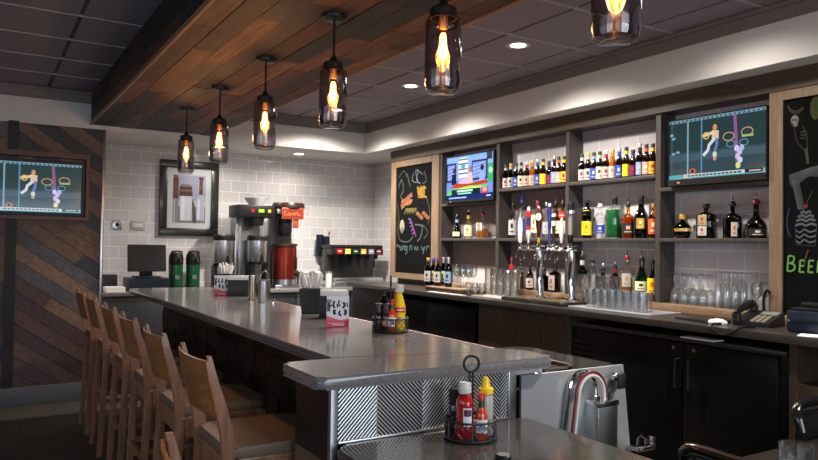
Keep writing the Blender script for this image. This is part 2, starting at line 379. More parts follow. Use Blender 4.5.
class Draw:       # flat painted / printed marks on a plane: origin o, right axis ex, up axis ez, normal n
    def __init__(s, o, ex, ez, n, step=.0004):
        s.m = MB(); s.o = Vector(o); s.ex = Vector(ex); s.ez = Vector(ez); s.n = Vector(n); s.k = 0; s.step = step
    xf = None; gain = 1.
    def P(s, x, y):
        if s.xf: x, y = s.xf(x, y)
        return s.o+s.ex*x+s.ez*y+s.n*(s.step*(1+s.k*.12))
    def poly(s, pts, c):
        s.m.setc([v*s.gain for v in c]); s.k += 1; s.m._face([s.m.bm.verts.new(s.P(*p)) for p in pts])
    def rect(s, x0, y0, x1, y1, c): s.poly([(x0, y0), (x1, y0), (x1, y1), (x0, y1)], c)
    def disc(s, x, y, rx, ry, c, n=14): s.poly([(x+rx*math.cos(2*PI*i/n), y+ry*math.sin(2*PI*i/n)) for i in range(n)], c)
    def line(s, pts, w, c):
        s.m.setc([v*s.gain for v in c]); s.k += 1; Q = [Vector(p) for p in pts]; prev = None
        for i in range(len(Q)):
            a = Q[max(0, i-1)]; b = Q[min(len(Q)-1, i+1)]; t = (b-a).normalized(); nn = Vector((-t.y, t.x))*(w/2)
            A = s.m.bm.verts.new(s.P(*(Q[i]+nn))); B = s.m.bm.verts.new(s.P(*(Q[i]-nn)))
            if prev: s.m._face((prev[0], prev[1], B, A))
            prev = (A, B)
    def ring(s, x, y, rx, ry, w, c, a0=0, a1=2*PI, n=18):
        s.line([(x+rx*math.cos(a0+(a1-a0)*i/n), y+ry*math.sin(a0+(a1-a0)*i/n)) for i in range(n+1)], w, c)
    def build(s, name, m, parent=None): return s.m.build(name, m, parent, smooth=False)

# ------------------------------------------------------------------ room shell
ZC, ZF0, ZF1 = 2.90, 2.55, 2.785        # ceiling, fascia bottom, fascia top
YF, XF = 7.2, 3.79                        # fascia planes
YT, XR = 8.2, 4.47                        # tiled wall, right wall
XL, YN = -4.0, -3.0
struct('floor', MB().box(XL-.15, XR+.15, YN-.15, YT+.15, -.1, 0), FLOOR)
struct('wall_back', MB().box(.99, XR+.1, YT, YT+.12, 0, ZF0+.3), TILE)
struct('wall_right', MB().box(XR, XR+.12, YN, YT, 0, ZF0+.3), TILE_R)
# left partition of diagonal reclaimed planks
wl = MB().setc(srgb(60, 48, 42)); wl.box(XL-.1, .975, YF+.02, YF+.14, 0, 2.60)
tones = [srgb(116, 88, 72), srgb(66, 64, 70), srgb(92, 70, 66), srgb(128, 100, 80), srgb(64, 62, 70), srgb(108, 84, 70), srgb(82, 62, 64), srgb(90, 84, 88)]
def clip(poly, x0, x1, z0, z1):
    for ax, lim, sg in ((0, x0, 1), (0, x1, -1), (1, z0, 1), (1, z1, -1)):
        out = []
        for i in range(len(poly)):
            a, b = poly[i], poly[(i+1) % len(poly)]; da = sg*(a[ax]-lim); db = sg*(b[ax]-lim)
            if da >= 0: out.append(a)
            if (da >= 0) != (db >= 0):
                t = da/(da-db); out.append((a[0]+t*(b[0]-a[0]), a[1]+t*(b[1]-a[1])))
        poly = out
        if len(poly) < 3: return None
    return poly
def diag_planks(mb, x0, x1, z0, z1, slope, yy, w=.118):
    th = math.atan(slope); d = Vector((math.cos(th), -math.sin(th))); nrm = Vector((math.sin(th), math.cos(th)))
    c = Vector(((x0+x1)/2, (z0+z1)/2)); k = 0
    for i in range(-24, 25):
        off = i*w; s0 = -3.5+random.random()
        while s0 < 3.5:
            s1 = s0+random.uniform(1.4, 3.2)
            q = [c+nrm*(off+.002)+d*(s0+.001), c+nrm*(off+w-.002)+d*(s0+.001), c+nrm*(off+w-.002)+d*s1, c+nrm*(off+.002)+d*s1]
            p = clip([(v.x, v.y) for v in q], x0, x1, z0, z1); s0 = s1
            if p:
                t = tones[(i*3+k) % len(tones)]; f = random.uniform(.8, 1.15); mb.setc([x*f for x in t]); k += 1
                y1 = yy-.014-random.random()*.004; mb.prism(p, yy+.01, y1, 'xz')
diag_planks(wl, .275, .972, .165, 2.56, .70, YF+.02)
diag_planks(wl, -1.2, .19, .165, 2.56, -.70, YF+.02)
diag_planks(wl, XL, -1.29, .165, 2.56, .70, YF+.02)
struct('wall_left', wl, toned('reclaimed_wall_plank', .55, (6, 6, 6), 3.2, .38))
t = MB(); t.box(.19, .275, YF-.012, YF+.03, .0, 2.56); t.box(-1.29, -1.2, YF-.012, YF+.03, 0, 2.56)
struct('trim_1', t, plain('dark_stile', srgb(24, 19, 19), .55))
struct('baseboard_left', MB().box(XL, .972, YF-.02, YF+.02, 0, .165, .004), plain('slate_base', srgb(92, 94, 100), .4, var=.2))
struct('trim_2', MB().box(.972, .998, YF-.014, YF+.14, 0, ZF0, .003), plain('steel_corner', (.5, .5, .52), .3, 1.))
struct('wall_side', MB().box(.86, .975, YF+.14, YT, 0, ZF0+.2), WHITE_PAINT)
# walls behind the viewer with real window openings
w = MB()
for b in ((XL-.1, XR+.1, YN-.12, YN, 0, .75), (XL-.1, XR+.1, YN-.12, YN, 2.45, 3.0), (XL-.1, -3.2, YN-.12, YN, .75, 2.45), (2.6, XR+.1, YN-.12, YN, .75, 2.45), (-.5, -.2, YN-.12, YN, .75, 2.45)): w.box(*b)
struct('wall_front', w, plain('warm_wall', srgb(72, 60, 54), .8))
w = MB()
for b in ((XL-.12, XL, YN, YF, 0, .7), (XL-.12, XL, YN, YF, 2.45, 3.0), (XL-.12, XL, YN, -1.8, .7, 2.45), (XL-.12, XL, 4.6, YF, .7, 2.45), (XL-.12, XL, 1.2, 1.6, .7, 2.45)): w.box(*b)
struct('wall_window_side', w, plain('warm_wall', srgb(72, 60, 54), .8))
for k, (a, b) in enumerate(((-3.2, -.5), (-.2, 2.6))):
    f = MB(); f.box(a, b, YN-.08, YN-.03, .75, .81); f.box(a, b, YN-.08, YN-.03, 2.39, 2.45); f.box(a, a+.06, YN-.08, YN-.03, .81, 2.39); f.box(b-.06, b, YN-.08, YN-.03, .81, 2.39); f.box((a+b)/2-.03, (a+b)/2+.03, YN-.08, YN-.03, .81, 2.39)
    struct('window_%d' % (k+1), f, BLACK)
for k, (a, b) in enumerate(((-1.8, 1.2), (1.6, 4.6))):
    f = MB(); f.box(XL-.08, XL-.03, a, b, .7, .76); f.box(XL-.08, XL-.03, a, b, 2.39, 2.45); f.box(XL-.08, XL-.03, a, a+.06, .76, 2.39); f.box(XL-.08, XL-.03, b-.06, b, .76, 2.39); f.box(XL-.08, XL-.03, (a+b)/2-.03, (a+b)/2+.03, .76, 2.39)
    struct('window_%d' % (k+3), f, BLACK)
# soffits (boxed beams) over tiled wall and over the bottle shelves
s = MB(); s.box(XL, XF, YF, YT, ZF0, ZF1, .003); s.box(XF, XR, YN, YT, ZF0, ZF1, .003)
struct('trim_3', s, WHITE_PAINT)
s = MB(); s.box(XL, XF+.03, YF+.028, YT, ZF1, ZC); s.box(XF+.028, XR, YN, YF+.03, ZF1, ZC)
s.box(XL, XF+.02, YF+.012, YF+.03, ZC-.03, ZC-.004); s.box(XF+.012, XF+.03, YN, YF+.02, ZC-.03, ZC-.004)
struct('trim_4', s, CROWN_PAINT)
# suspended ceiling: lay-in panels in a metal grid
g = MB(); cpan = MB()
gx = [3.555-.61*i for i in range(13)]; gy = [4.19+.61*i for i in range(-12, 6)]
cpan.box(XL, XR, YN, YT, ZC+.012, ZC+.1)
xs = [XF+.04]+gx; ys = [YN]+[y for y in gy if YN < y < YF]+[YF+.04]
for i in range(len(xs)-1):
    for j in range(len(ys)-1):
        x1, x0, y0, y1 = xs[i], xs[i+1], ys[j], ys[j+1]
        if x1-x0 > .04 and y1-y0 > .04: cpan.box(x0+.013, x1-.013, y0+.013, y1-.013, ZC+.002, ZC+.014, .002, 1)
struct('ceiling', cpan, CEIL)
for y in gy:
    if YN < y < YF: g.box(XL, XF+.03, y-.009, y+.009, ZC-.003, ZC+.0128)
g2 = MB()
for x in gx: g2.box(x-.012, x+.012, YN, YF+.03, ZC+.008, ZC+.0125)
struct('trim_7', g2, plain('grid_shadow_gap', srgb(60, 56, 58), .6))  # dark strips stand in for the shade in the panel gaps
struct('trim_5', g, GRID_M)
# dropped ceiling bulkhead clad in reclaimed boards
BX0, BX1, BZ = .866, 2.02, 2.592
bk = MB().setc(srgb(40, 28, 20)); bk.box(BX0+.02, BX1-.02, YN, YF, BZ+.02, ZC)
bt = [srgb(92, 62, 44), srgb(54, 44, 40), srgb(108, 72, 48), srgb(42, 38, 40), srgb(82, 52, 40), srgb(66, 52, 46), srgb(114, 78, 52), srgb(52, 48, 52), srgb(92, 56, 42), srgb(44, 40, 40)]
nb = 9; bw = (BX1-BX0)/nb
for i in range(nb):
    y = YN+random.random()*.5
    y0 = YN
    while y0 < YF:
        y1 = min(YF-.001, y0+random.uniform(.5, 1.5))
        tcol = random.choice(bt); f = random.uniform(.75, 1.15); bk.setc([c*f for c in tcol])
        bk.box(BX0+i*bw+.002, BX0+(i+1)*bw-.002, y0+.001, y1-.001, BZ-random.random()*.005, BZ+.02); y0 = y1
        if y1 >= YF-.01: break
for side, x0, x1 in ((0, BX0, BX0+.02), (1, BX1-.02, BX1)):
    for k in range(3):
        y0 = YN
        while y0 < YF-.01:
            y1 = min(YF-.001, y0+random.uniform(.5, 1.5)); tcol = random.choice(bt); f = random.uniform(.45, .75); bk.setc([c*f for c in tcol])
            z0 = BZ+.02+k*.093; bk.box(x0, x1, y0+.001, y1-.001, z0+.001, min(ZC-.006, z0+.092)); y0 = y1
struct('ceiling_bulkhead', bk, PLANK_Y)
c = MB(); c.box(BX0-.006, BX0+.012, YN, YF-.001, BZ-.008, BZ+.022); c.box(BX1-.012, BX1+.006, YN, YF-.001, BZ-.008, BZ+.022)
struct('trim_6', c, wood('bulkhead_edge_strip', srgb(120, 88, 60), srgb(156, 118, 84), (9, 1, 9), 5))

# ------------------------------------------------------------------ lamps
def spot(name, loc, e, size, col, parent, blend=.6, rad=.05, rot=None):
    l = bpy.data.lights.new(name, 'SPOT'); l.energy = e; l.spot_size = math.radians(size); l.spot_blend = blend; l.color = col; l.shadow_soft_size = rad
    o = bpy.data.objects.new(name, l); COL.objects.link(o); o.location = loc
    if parent: o.parent = parent
    return o
def downlight(x, y, z, label, e, size=151, bl=1.):
    t = thing('recessed_downlight', label, 'ceiling light', (x, y, z), group='recessed downlights')
    MB().lathe([(.052, -.001), (.075, -.004), (.085, -.001), (.085, .0005), (.052, .0005)], n=28).build('trim_ring', WHITEPL, t)
    MB().lathe([(0, -.0015), (.054, -.0015), (.054, 0), (0, 0)], n=24).build('lens', LED, t)
    spot('downlight_beam', (0, 0, -.03), e*.9, size, (1., .92, .82), t, bl)
for x, y, lab, e in ((3.16, 3.74, 'round recessed ceiling downlight glowing above the middle of the beer taps', 380),
                  (3.205, 5.237, 'round recessed ceiling downlight farthest from the viewer, partly behind a jar pendant', 330),
                  (3.306, 2.40, 'round recessed ceiling downlight cut by the top edge of the picture at right', 90),
                  (3.30, 1.05, 'recessed ceiling downlight over the near end of the back bar', 25)):
    downlight(x, y, ZC-.001, lab, e)
q = atZ(337, 110, ZC); downlight(q.x, q.y, ZC-.001, 'recessed ceiling downlight seen through the middle jar pendant', 560)
downlight(2.75, 1.0, ZC-.001, 'added unseen ceiling downlight brightening the near counters', 230, 130, .8)  # added lamp out of view, brightens the ribbed panel and counter fronts
downlight(3.18, 7.70, ZF0, 'round recessed downlight in the white soffit above the tiled wall', 26, 168, .6)
q = atZ(217, 148, ZF0); downlight(q.x, 7.70, ZF0, 'added unseen soffit downlight brightening the tiles by the picture, behind a jar pendant', 24, 168, .6)  # added lamp, kept out of sight, to lift the dim left tiles

def pendant(x, y, label):
    t = thing('pendant_lamp', label, 'pendant lamp', (x, y, BZ-.006), group='glass jar pendants under the wooden bulkhead')
    MB().lathe([(0, -.018), (.045, -.018), (.06, -.012), (.062, 0), (0, 0)], n=24).build('canopy', BRONZE, t)
    MB().tube([(0, 0, -.015), (0, 0, -.20)], .006, 8).build('stem', BRONZE, t)
    MB().lathe([(0, -.185), (.012, -.19), (.02, -.215), (.045, -.222), (.05, -.228), (.05, -.262), (.044, -.262), (.044, -.235), (0, -.235)], n=24).build('cap', BRONZE, t)
    j = MB().lathe([(.046, -.236), (.046, -.252), (.062, -.262), (.0665, -.275), (.0665, -.50), (.06, -.525), (.045, -.536), (.0, -.534),
                    ], n=28)
    j.lathe([(.0435, -.24), (.0435, -.254), (.0595, -.265), (.0635, -.277), (.0635, -.498), (.056, -.516), (.03, -.522), (0, -.518)], n=28)
    j.build('jar', G_JAR, t)
    MB().lathe([(0, -.236), (.017, -.236), (.017, -.29), (.014, -.298), (0, -.298)], n=16).build('socket', SOCKET, t)
    b = MB().lathe([(.013, -.298), (.015, -.31), (.026, -.34), (.0285, -.365), (.026, -.40), (.014, -.44), (.004, -.455), (0, -.456)], n=18).build('bulb', G_BULB, t)
    f = MB()
    for k in range(6):
        a = PI*k/3; a2 = a+PI/6
        f.tube([(.006*math.cos(a), .006*math.sin(a), -.315), (.012*math.cos(a), .012*math.sin(a), -.335), (.011*math.cos(a2), .011*math.sin(a2), -.405)], .0023, 5)
    f.build('filament', FIL, b)
    l = bpy.data.lights.new('bulb_light', 'POINT'); l.energy = 8.; l.color = (1., .62, .30); l.shadow_soft_size = .03
    o = bpy.data.objects.new('bulb_light', l); COL.objects.link(o); o.location = (0, 0, -.37); o.parent = t
names = ['farthest glass jar pendant, hanging in front of the framed picture', 'second farthest glass jar pendant, hanging near the picture frame corner',
         'third farthest glass jar pendant, above the coffee brewer', 'glass jar pendant in the middle of the row, above the soda dispenser area',
         'second nearest glass jar pendant, whole jar against the grey ceiling tiles', 'nearest glass jar pendant, only its jar bottom in view at the top edge']
for k, y in enumerate((5.83, 4.90, 3.97, 3.03, 2.10)): pendant(1.42, y, names[k])
pendant(1.44, 1.305, names[5])

# ------------------------------------------------------------------ televisions
def tv_pic_football(d, W, H, dim=1.):
    c = lambda r, g, b: [x*dim for x in srgb(r, g, b)]
    d.rect(0, 0, W, H, c(44, 66, 68)); d.rect(0, .06*H, W, .45*H, c(56, 78, 88)); d.rect(0, .30*H, W, .42*H, c(72, 96, 108))
    d.rect(0, .95*H, W, H, c(120, 160, 180))
    for k in range(22): d.rect(W*(k+.2)/22, .955*H, W*(k+.6)/22, .985*H, c(60, 80, 90))
    for x, w, cl in ((.21, .018, c(130, 170, 190)), (.36, .014, c(100, 150, 190)), (.03, .006, c(90, 120, 130))): d.rect(W*(x-w/2), .06*H, W*(x+w/2), .95*H, cl)
    d.poly([(.685*W, .95*H), (.715*W, .95*H), (.75*W, .1*H), (.715*W, .1*H)], c(150, 92, 150))
    for x, yy in ((.64, .62), (.82, .66)): d.ring(x*W, yy*H, .055*W, .065*H, .010*W, c(196, 156, 112))
    d.line([(.77*W, .60*H), (.88*W, .60*H)], .02*W, c(170, 190, 120)); d.ring(.66*W, .5*H, .04*W, .05*H, .009*W, c(100, 150, 180)); d.ring(.79*W, .5*H, .04*W, .05*H, .009*W, c(100, 150, 180))
    # running player
    d.disc(.50*W, .80*H, .022*W, .05*H, c(230, 150, 110)); d.poly([(.47*W, .76*H), (.54*W, .74*H), (.54*W, .6*H), (.47*W, .6*H)], c(230, 200, 170))
    d.line([(.37*W, .68*H), (.43*W, .70*H), (.49*W, .72*H)], .03*W, c(236, 214, 170)); d.ring(.41*W, .68*H, .03*W, .05*H, .012*W, c(236, 190, 90))
    d.line([(.50*W, .62*H), (.44*W, .52*H), (.43*W, .44*H), (.38*W, .36*H)], .03*W, c(220, 226, 236)); d.line([(.52*W, .62*H), (.52*W, .5*H), (.50*W, .42*H)], .028*W, c(110, 130, 200))
    d.disc(.50*W, .36*H, .022*W, .05*H, c(220, 226, 200)); d.disc(.50*W, .29*H, .018*W, .03*H, c(210, 160, 130))
    for x, yy, cl in ((.72, .42, c(220, 210, 250)), (.75, .36, c(200, 200, 240)), (.73, .29, c(230, 190, 230)), (.755, .23, c(210, 220, 250)), (.735, .15, c(230, 230, 140)), (.77, .42, c(180, 190, 240))): d.disc(x*W, yy*H, .024*W, .05*H, cl)
    for x, yy in ((.03, .76), (.05, .7), (.05, .44), (.10, .46)): d.disc(x*W, yy*H, .022*W, .022*H, c(120, 180, 210))
    d.disc(.265*W, .12*H, .035*W, .045*H, c(214, 130, 90)); d.disc(.265*W, .12*H, .02*W, .03*H, c(90, 30, 30))
    d.rect(0, .0, W, .075*H, c(70, 170, 190)); d.rect(.17*W, .02*H, .80*W, .075*H, c(210, 226, 230)); d.rect(.19*W, .03*H, .77*W, .06*H, c(70, 80, 90)); d.rect(.80*W, .02*H, .97*W, .075*H, c(30, 32, 36))
    d.rect(.84*W, .04*H, .95*W, .058*H, c(200, 200, 180))
    for k in range(14): d.rect(W*(.2+.04*k), .035*H, W*(.215+.04*k), .055*H, c(200, 210, 214))
def tv_pic_studio(d, W, H):
    c = srgb
    d.rect(0, 0, W, H, c(110, 150, 220)); d.rect(0, .45*H, W, .98*H, c(136, 176, 236))
    for x0, x1 in ((.0, .22), (.55, .88)):
        d.rect(x0*W, .42*H, x1*W, .86*H, c(40, 44, 80)); d.rect((x0+.02)*W, .46*H, (x1-.03)*W, .82*H, c(120, 140, 226))
        for k in range(4): d.line([((x0+.03)*W, (.5+.08*k)*H), ((x1-.05)*W, (.56+.08*k)*H)], .012*W, c(170, 190, 246))
    d.rect(.27*W, .50*H, .47*W, .96*H, c(236, 240, 250))
    for yy in (.58, .68, .8, .9): d.rect(.27*W, yy*H, .47*W, (yy+.035)*H, c(90, 110, 130))
    d.disc(.37*W, .76*H, .05*W, .05*H, c(90, 160, 200)); d.rect(.88*W, .35*H, W, .75*H, c(60, 170, 110)); d.disc(.94*W, .6*H, .04*W, .07*H, c(180, 236, 190)); d.rect(.86*W, .84*H, .97*W, H, c(60, 60, 80))
    for x, cl, hd in ((.17, c(28, 34, 66), c(90, 60, 60)), (.52, c(236, 190, 180), c(170, 90, 70)), (.77, c(150, 170, 220), c(40, 26, 26))):
        d.poly([((x-.06)*W, .36*H), ((x+.06)*W, .36*H), ((x+.045)*W, .6*H), ((x-.045)*W, .6*H)], cl); d.disc(x*W, .68*H, .034*W, .065*H, hd)
    d.disc(.4*W, .40*H, .12*W, .07*H, c(240, 180, 226))
    d.poly([(.08*W, .28*H), (.2*W, .38*H), (.5*W, .35*H), (.86*W, .41*H), (.9*W, .33*H), (.5*W, .28*H)], c(200, 60, 26))
    d.poly([(.0, .12*H), (.08*W, .24*H), (.5*W, .31*H), (.88*W, .29*H), (.88*W, .2*H), (.4*W, .14*H)], c(96, 214, 90)); d.disc(.55*W, .25*H, .26*W, .035*H, c(190, 246, 120))
    d.rect(.0, .0, W, .12*H, c(20, 40, 110)); d.rect(.12*W, .10*H, .74*W, .24*H, c(16, 40, 60)); d.rect(.24*W, .18*H, .58*W, .22*H, c(200, 240, 220)); d.rect(.26*W, .125*H, .55*W, .16*H, c(150, 220, 200))
    d.rect(.75*W, .11*H, .9*W, .25*H, c(190, 70, 110)); d.disc(.83*W, .19*H, .05*W, .05*H, c(240, 170, 150))
    d.rect(.06*W, .035*H, .45*W, .065*H, c(170, 200, 250)); d.rect(.86*W, .04*H, .95*W, .07*H, c(200, 210, 240))
def tv(label, o, ex, n, W, H, bez, pic, smat, depth=.05, bb=None):
    # o: lower left corner of the picture area as seen; ex: direction to its right; n: outwards
    ex = Vector(ex); n = Vector(n); o = Vector(o); ez = Vector((0, 0, 1)); bb = bb or bez
    t = thing('television', label, 'television', o+ex*(W/2)+ez*(-bb)-n*(depth/2), 0)
    inv = -t.location; M = Matrix((ex, n, ez)).transposed()
    cs = MB(); cs.obox(inv+o+ex*(W/2)+ez*((H+bez-bb)/2)-n*(depth/2+.004), (W+2*bez, depth, H+bez+bb), M, .006); cs.build('casing', BLKPL, t)
    fr = MB()
    for a0, a1, b0, b1 in ((-bez, W+bez, H, H+bez), (-bez, W+bez, -bb, 0), (-bez, 0, 0, H), (W, W+bez, 0, H)):
        fr.obox(inv+o+ex*((a0+a1)/2)+ez*((b0+b1)/2)+n*.002, (a1-a0, .014, b1-b0), M, .003)
    fr.build('bezel', BLKPL, t)
    d = Draw(inv+o-n*.0035, ex, ez, n); pic(d, W, H); d.build('screen', smat, t)
    lm = MB(); lm.obox(inv+o+ex*(W*.12)+ez*(-bb*.5)+n*.0095, (.02, .002, .008), M); lm.build('standby_lamp', emis('standby_glow', (1., .45, .1), 1.2), t)
    return t
tv('wall television in a wooden surround on the diagonal plank wall at far left', (.0, YF-.055, 1.745), (1, 0, 0), (0, -1, 0), .79, .445, .028, tv_pic_football, SCREEN, .04)
p0 = atX(446.2, 201, 3.95); p1 = atX(493.2, 197, 3.95); pt = atX(446.2, 158.7, 3.95)
tv('smaller television showing a bright studio show, beside the far chalkboard', (3.95, p0.y, p0.z), (0, -1, 0), (-1, 0, 0), p0.y-p1.y, pt.z-p0.z, .012, tv_pic_studio, SCREEN_B, .04, p0.z-1.9155)
p0 = atX(669, 180.4, 3.945); p1 = atX(766.2, 173, 3.945); pt = atX(669, 122.4, 3.945)
tv('larger television showing a football game above the dark liqueur bottles', (3.945, p0.y, p0.z), (0, -1, 0), (-1, 0, 0), p0.y-p1.y, pt.z-p0.z, .007, tv_pic_football, SCREEN, .05, p0.z-1.9155)
f = MB(); f.box(-.10, .855, YF-.09, YF-.006, 2.245, 2.30-.01); f.box(-.10, .855, YF-.09, YF-.006, 1.675, 1.708); f.box(.826, .855, YF-.09, YF-.006, 1.7085, 2.2445); f.box(-.10, -.05, YF-.09, YF-.006, 1.7085, 2.2445)
tag(f.build('television_surround', TVFRAME), 'brown wooden box frame around the television on the plank wall', 'wooden frame')

# ------------------------------------------------------------------ long bar
BT = 1.07
bar = thing('bar_counter', 'long grey speckled bar counter with a wider return at its near end', 'bar counter', (1.4, 4.2, 0))
def P(mb, name, m, parent, **k):          # build a part whose points are given in room coordinates
    o = mb.build(name, m, parent, **k)
    if not parent.parent: o.matrix_parent_inverse = Matrix.Translation(-Vector(parent.location))
    return o
top = rpoly([(.93, 2.05), (1.935, 2.05), (1.935, 2.26), (1.85, 2.30), (1.85, 6.66), (1.142, 6.66), (1.142, 2.385), (.93, 2.385)], [.026, .026, .03, .04, .035, .05, .012, .026])
P(MB().prism(top, 1.028, BT, 'xy', .0185, 4), 'countertop', QUARTZ, bar, ang=50)
bf = MB().setc(srgb(34, 26, 22)); bf.box(1.44, 1.80, 2.40, 6.6, 0, 1.027)
bcols = [srgb(46, 34, 27), srgb(60, 43, 32), srgb(36, 29, 26), srgb(52, 42, 38), srgb(70, 50, 36)]
z = .09
while z < 1.0:
    h = .11; y = 2.40
    while y < 6.59:
        y1 = min(6.6, y+random.uniform(.12, .3)); q = random.choice(bcols); g_ = random.uniform(.75, 1.2); bf.setc([c*g_ for c in q])
        bf.box(1.436-random.random()*.016, 1.445, y+.001, y1-.001, z+.001, min(1.026, z+h)-.001); y = y1
    z += h
bf.setc(srgb(40, 38, 38)); bf.box(1.425, 1.44, 2.4, 6.6, .0, .088)
P(bf, 'front_cladding', BLOCK, bar)
b = MB(); b.box(1.0, 1.755, 2.09, 2.375, 0, 1.027); P(b, 'return_core', BLACK, bar)
PX = [1.012, 1.185, 1.36, 1.535, 1.71, 1.792]
xq = [1.012, 1.158, 1.339, 1.526, 1.690, 1.724]
for k in range(5):
    P(MB().box(xq[k]+.0005, xq[k+1]-.0005, 2.078, 2.0895, .8435, 1.0275), 'ribbed_metal_panel', STR_A if k % 2 == 0 else STR_B, bar)
P(MB().box(.985, 1.011, 2.076, 2.10, 0, 1.0275, .002), 'corner_post', plain('corner_angle', (.3, .29, .31), .4, .9), bar)
P(MB().box(1.7245, 1.762, 2.070, 2.12, .8435, 1.0275, .002), 'end_post', STEEL, bar)
P(MB().box(.985, .9995, 2.101, 2.37, .30, .78), 'end_brass_panel', plain('hammered_brass', (.24, .17, .09), .45, .8, var=.4, vscale=60, bump=.5, bscale=90), bar)
P(MB().box(.985, .9995, 2.101, 2.37, 0.781, 1.0275), 'end_ribbed_panel', STR_C, bar)
P(MB().box(1.012, 1.7235, 2.07, 2.078, .8432, .852, .002), 'bottom_bead', STEEL, bar)
P(MB().box(1.852, 1.868, 2.32, 6.62, 1.045, 1.0695, .004), 'service_edge_trim', REDTRIM, bar)

ZL = .843
low = thing('lower_counter', 'lower dark speckled counter in front, joined below the ribbed metal panel', 'counter', (1.4, 1.2, 0))
P(MB().prism(rpoly([(.99, -.6), (1.80, -.6), (1.80, 2.072), (.99, 2.072)], [.02, .02, .02, .05]), .80, ZL, 'xy', .016, 3), 'countertop', QUARTZ_D, low, ang=50)
P(MB().box(1.06, 1.72, -.55, 2.02, 0, .7995), 'base_cabinet', LAM, low)

# underbar sink station with stainless side
sk = thing('underbar_sink_station', 'stainless underbar station beside the end of the bar counter', 'sink station', (2.1, 2.4, 0))
sidep = [(1.812, .12), (2.50, .12), (2.385, .995), (1.812, .995)]
P(MB().prism(sidep, 2.10, 2.112, 'xz'), 'side_panel', STEEL_P, sk)
P(MB().box(1.83, 2.36, 2.113, 2.72, .12, .93), 'body', BLACK, sk)
P(MB().prism(rpoly(rect(1.90, 2.38, 2.113, 2.74), .05), .9305, .992, 'xy', .01, 2), 'drainboard', plain('dark_steel_top', (.10, .09, .085), .16, .9), sk)
rimp = [(p[0], p[1], .997) for p in rpoly(rect(1.93, 2.15, 2.14, 2.34), .06)]
P(MB().tube(rimp, .0085, 8, True), 'sink_rim', G_BROWNPL, sk)
for x, y in ((1.86, 2.14), (2.33, 2.14), (1.86, 2.68), (2.33, 2.68)): P(MB().lathe([(.02, 0), (.02, .12)], (x, y, 0), 12), 'leg', STEEL, sk)
for dx in (0,): P(MB().box(1.77, 1.93, 2.115, 2.13, .997, 1.0215), 'pale_edge_strip', plain('pale_strip', srgb(190, 186, 180), .5), sk)
hb = thing('soda_gun_holder', 'stainless box holder with soda gun hose looped into it, on the steel panel', 'drink dispenser', (2.20, 2.09, .62))
P(MB().box(2.162, 2.276, 2.03, 2.0997, .56, .846, .004), 'holder_box', STEEL, hb)
P(MB().box(2.158, 2.280, 2.027, 2.0985, .8465, .870, .002), 'holder_rim', CHROME, hb)
def arcpts(x0, x1, zt, z0, z1, y):
    pts = [(x0-.035, y, z0), (x0-.02, y, z0+.12)]; r = (x1-x0)/2; cx = (x0+x1)/2
    for k in range(13):
        a = PI-PI*k/12; pts.append((cx+r*math.cos(a), y, zt-r*1.1+r*1.1*math.sin(a)))
    pts.append((x1+.005, y, z1)); return pts
P(MB().tube(arcpts(2.062, 2.232, .990, .64, .85, 2.056), .0065, 8), 'red_hose', plain('red_hose', srgb(110, 38, 40), .35), hb)
P(MB().tube(arcpts(2.075, 2.219, .976, .64, .85, 2.054), .0075, 8), 'white_hose', plain('hose_white', srgb(206, 204, 200), .35), hb)
P(MB().tube(arcpts(2.045, 2.195, .990, .64, .85, 2.082), .010, 8), 'grey_hose', CHROME, hb)
P(MB().tube([(2.255, 2.06, .85), (2.262, 2.06, .89), (2.285, 2.06, .905), (2.300, 2.06, .94)], .009, 8), 'gun_neck', BLACK, hb)
P(MB().box(2.295, 2.342, 2.04, 2.085, .905, .975, .012), 'gun_body', BLACK, hb)
P(MB().tube([(2.275, 2.06, .955), (2.30, 2.06, .962)], .010, 8), 'gun_nozzle', CHROME, hb)
P(MB().lathe([(.012, 0), (.012, .02), (0, .02)], (2.175, 2.05, .871), 10), 'nozzle_cap', CHROME, hb)
fx = MB(); fx.tube([(2.425, 2.05, .655), (2.425, 2.05, .682), (2.442, 2.045, .695), (2.462, 2.04, .682), (2.462, 2.04, .65)], .006, 8); fx.box(2.41, 2.515, 2.03, 2.06, .630, .648, .004)
fx.box(2.497, 2.515, 2.03, 2.06, .6485, .685, .003); fx.box(2.41, 2.428, 2.06, 2.0995, .630, .648)
tag(fx.build('steel_rail_bracket', CHROME), 'small chrome bracket low at the right edge of the steel side panel', 'bracket')

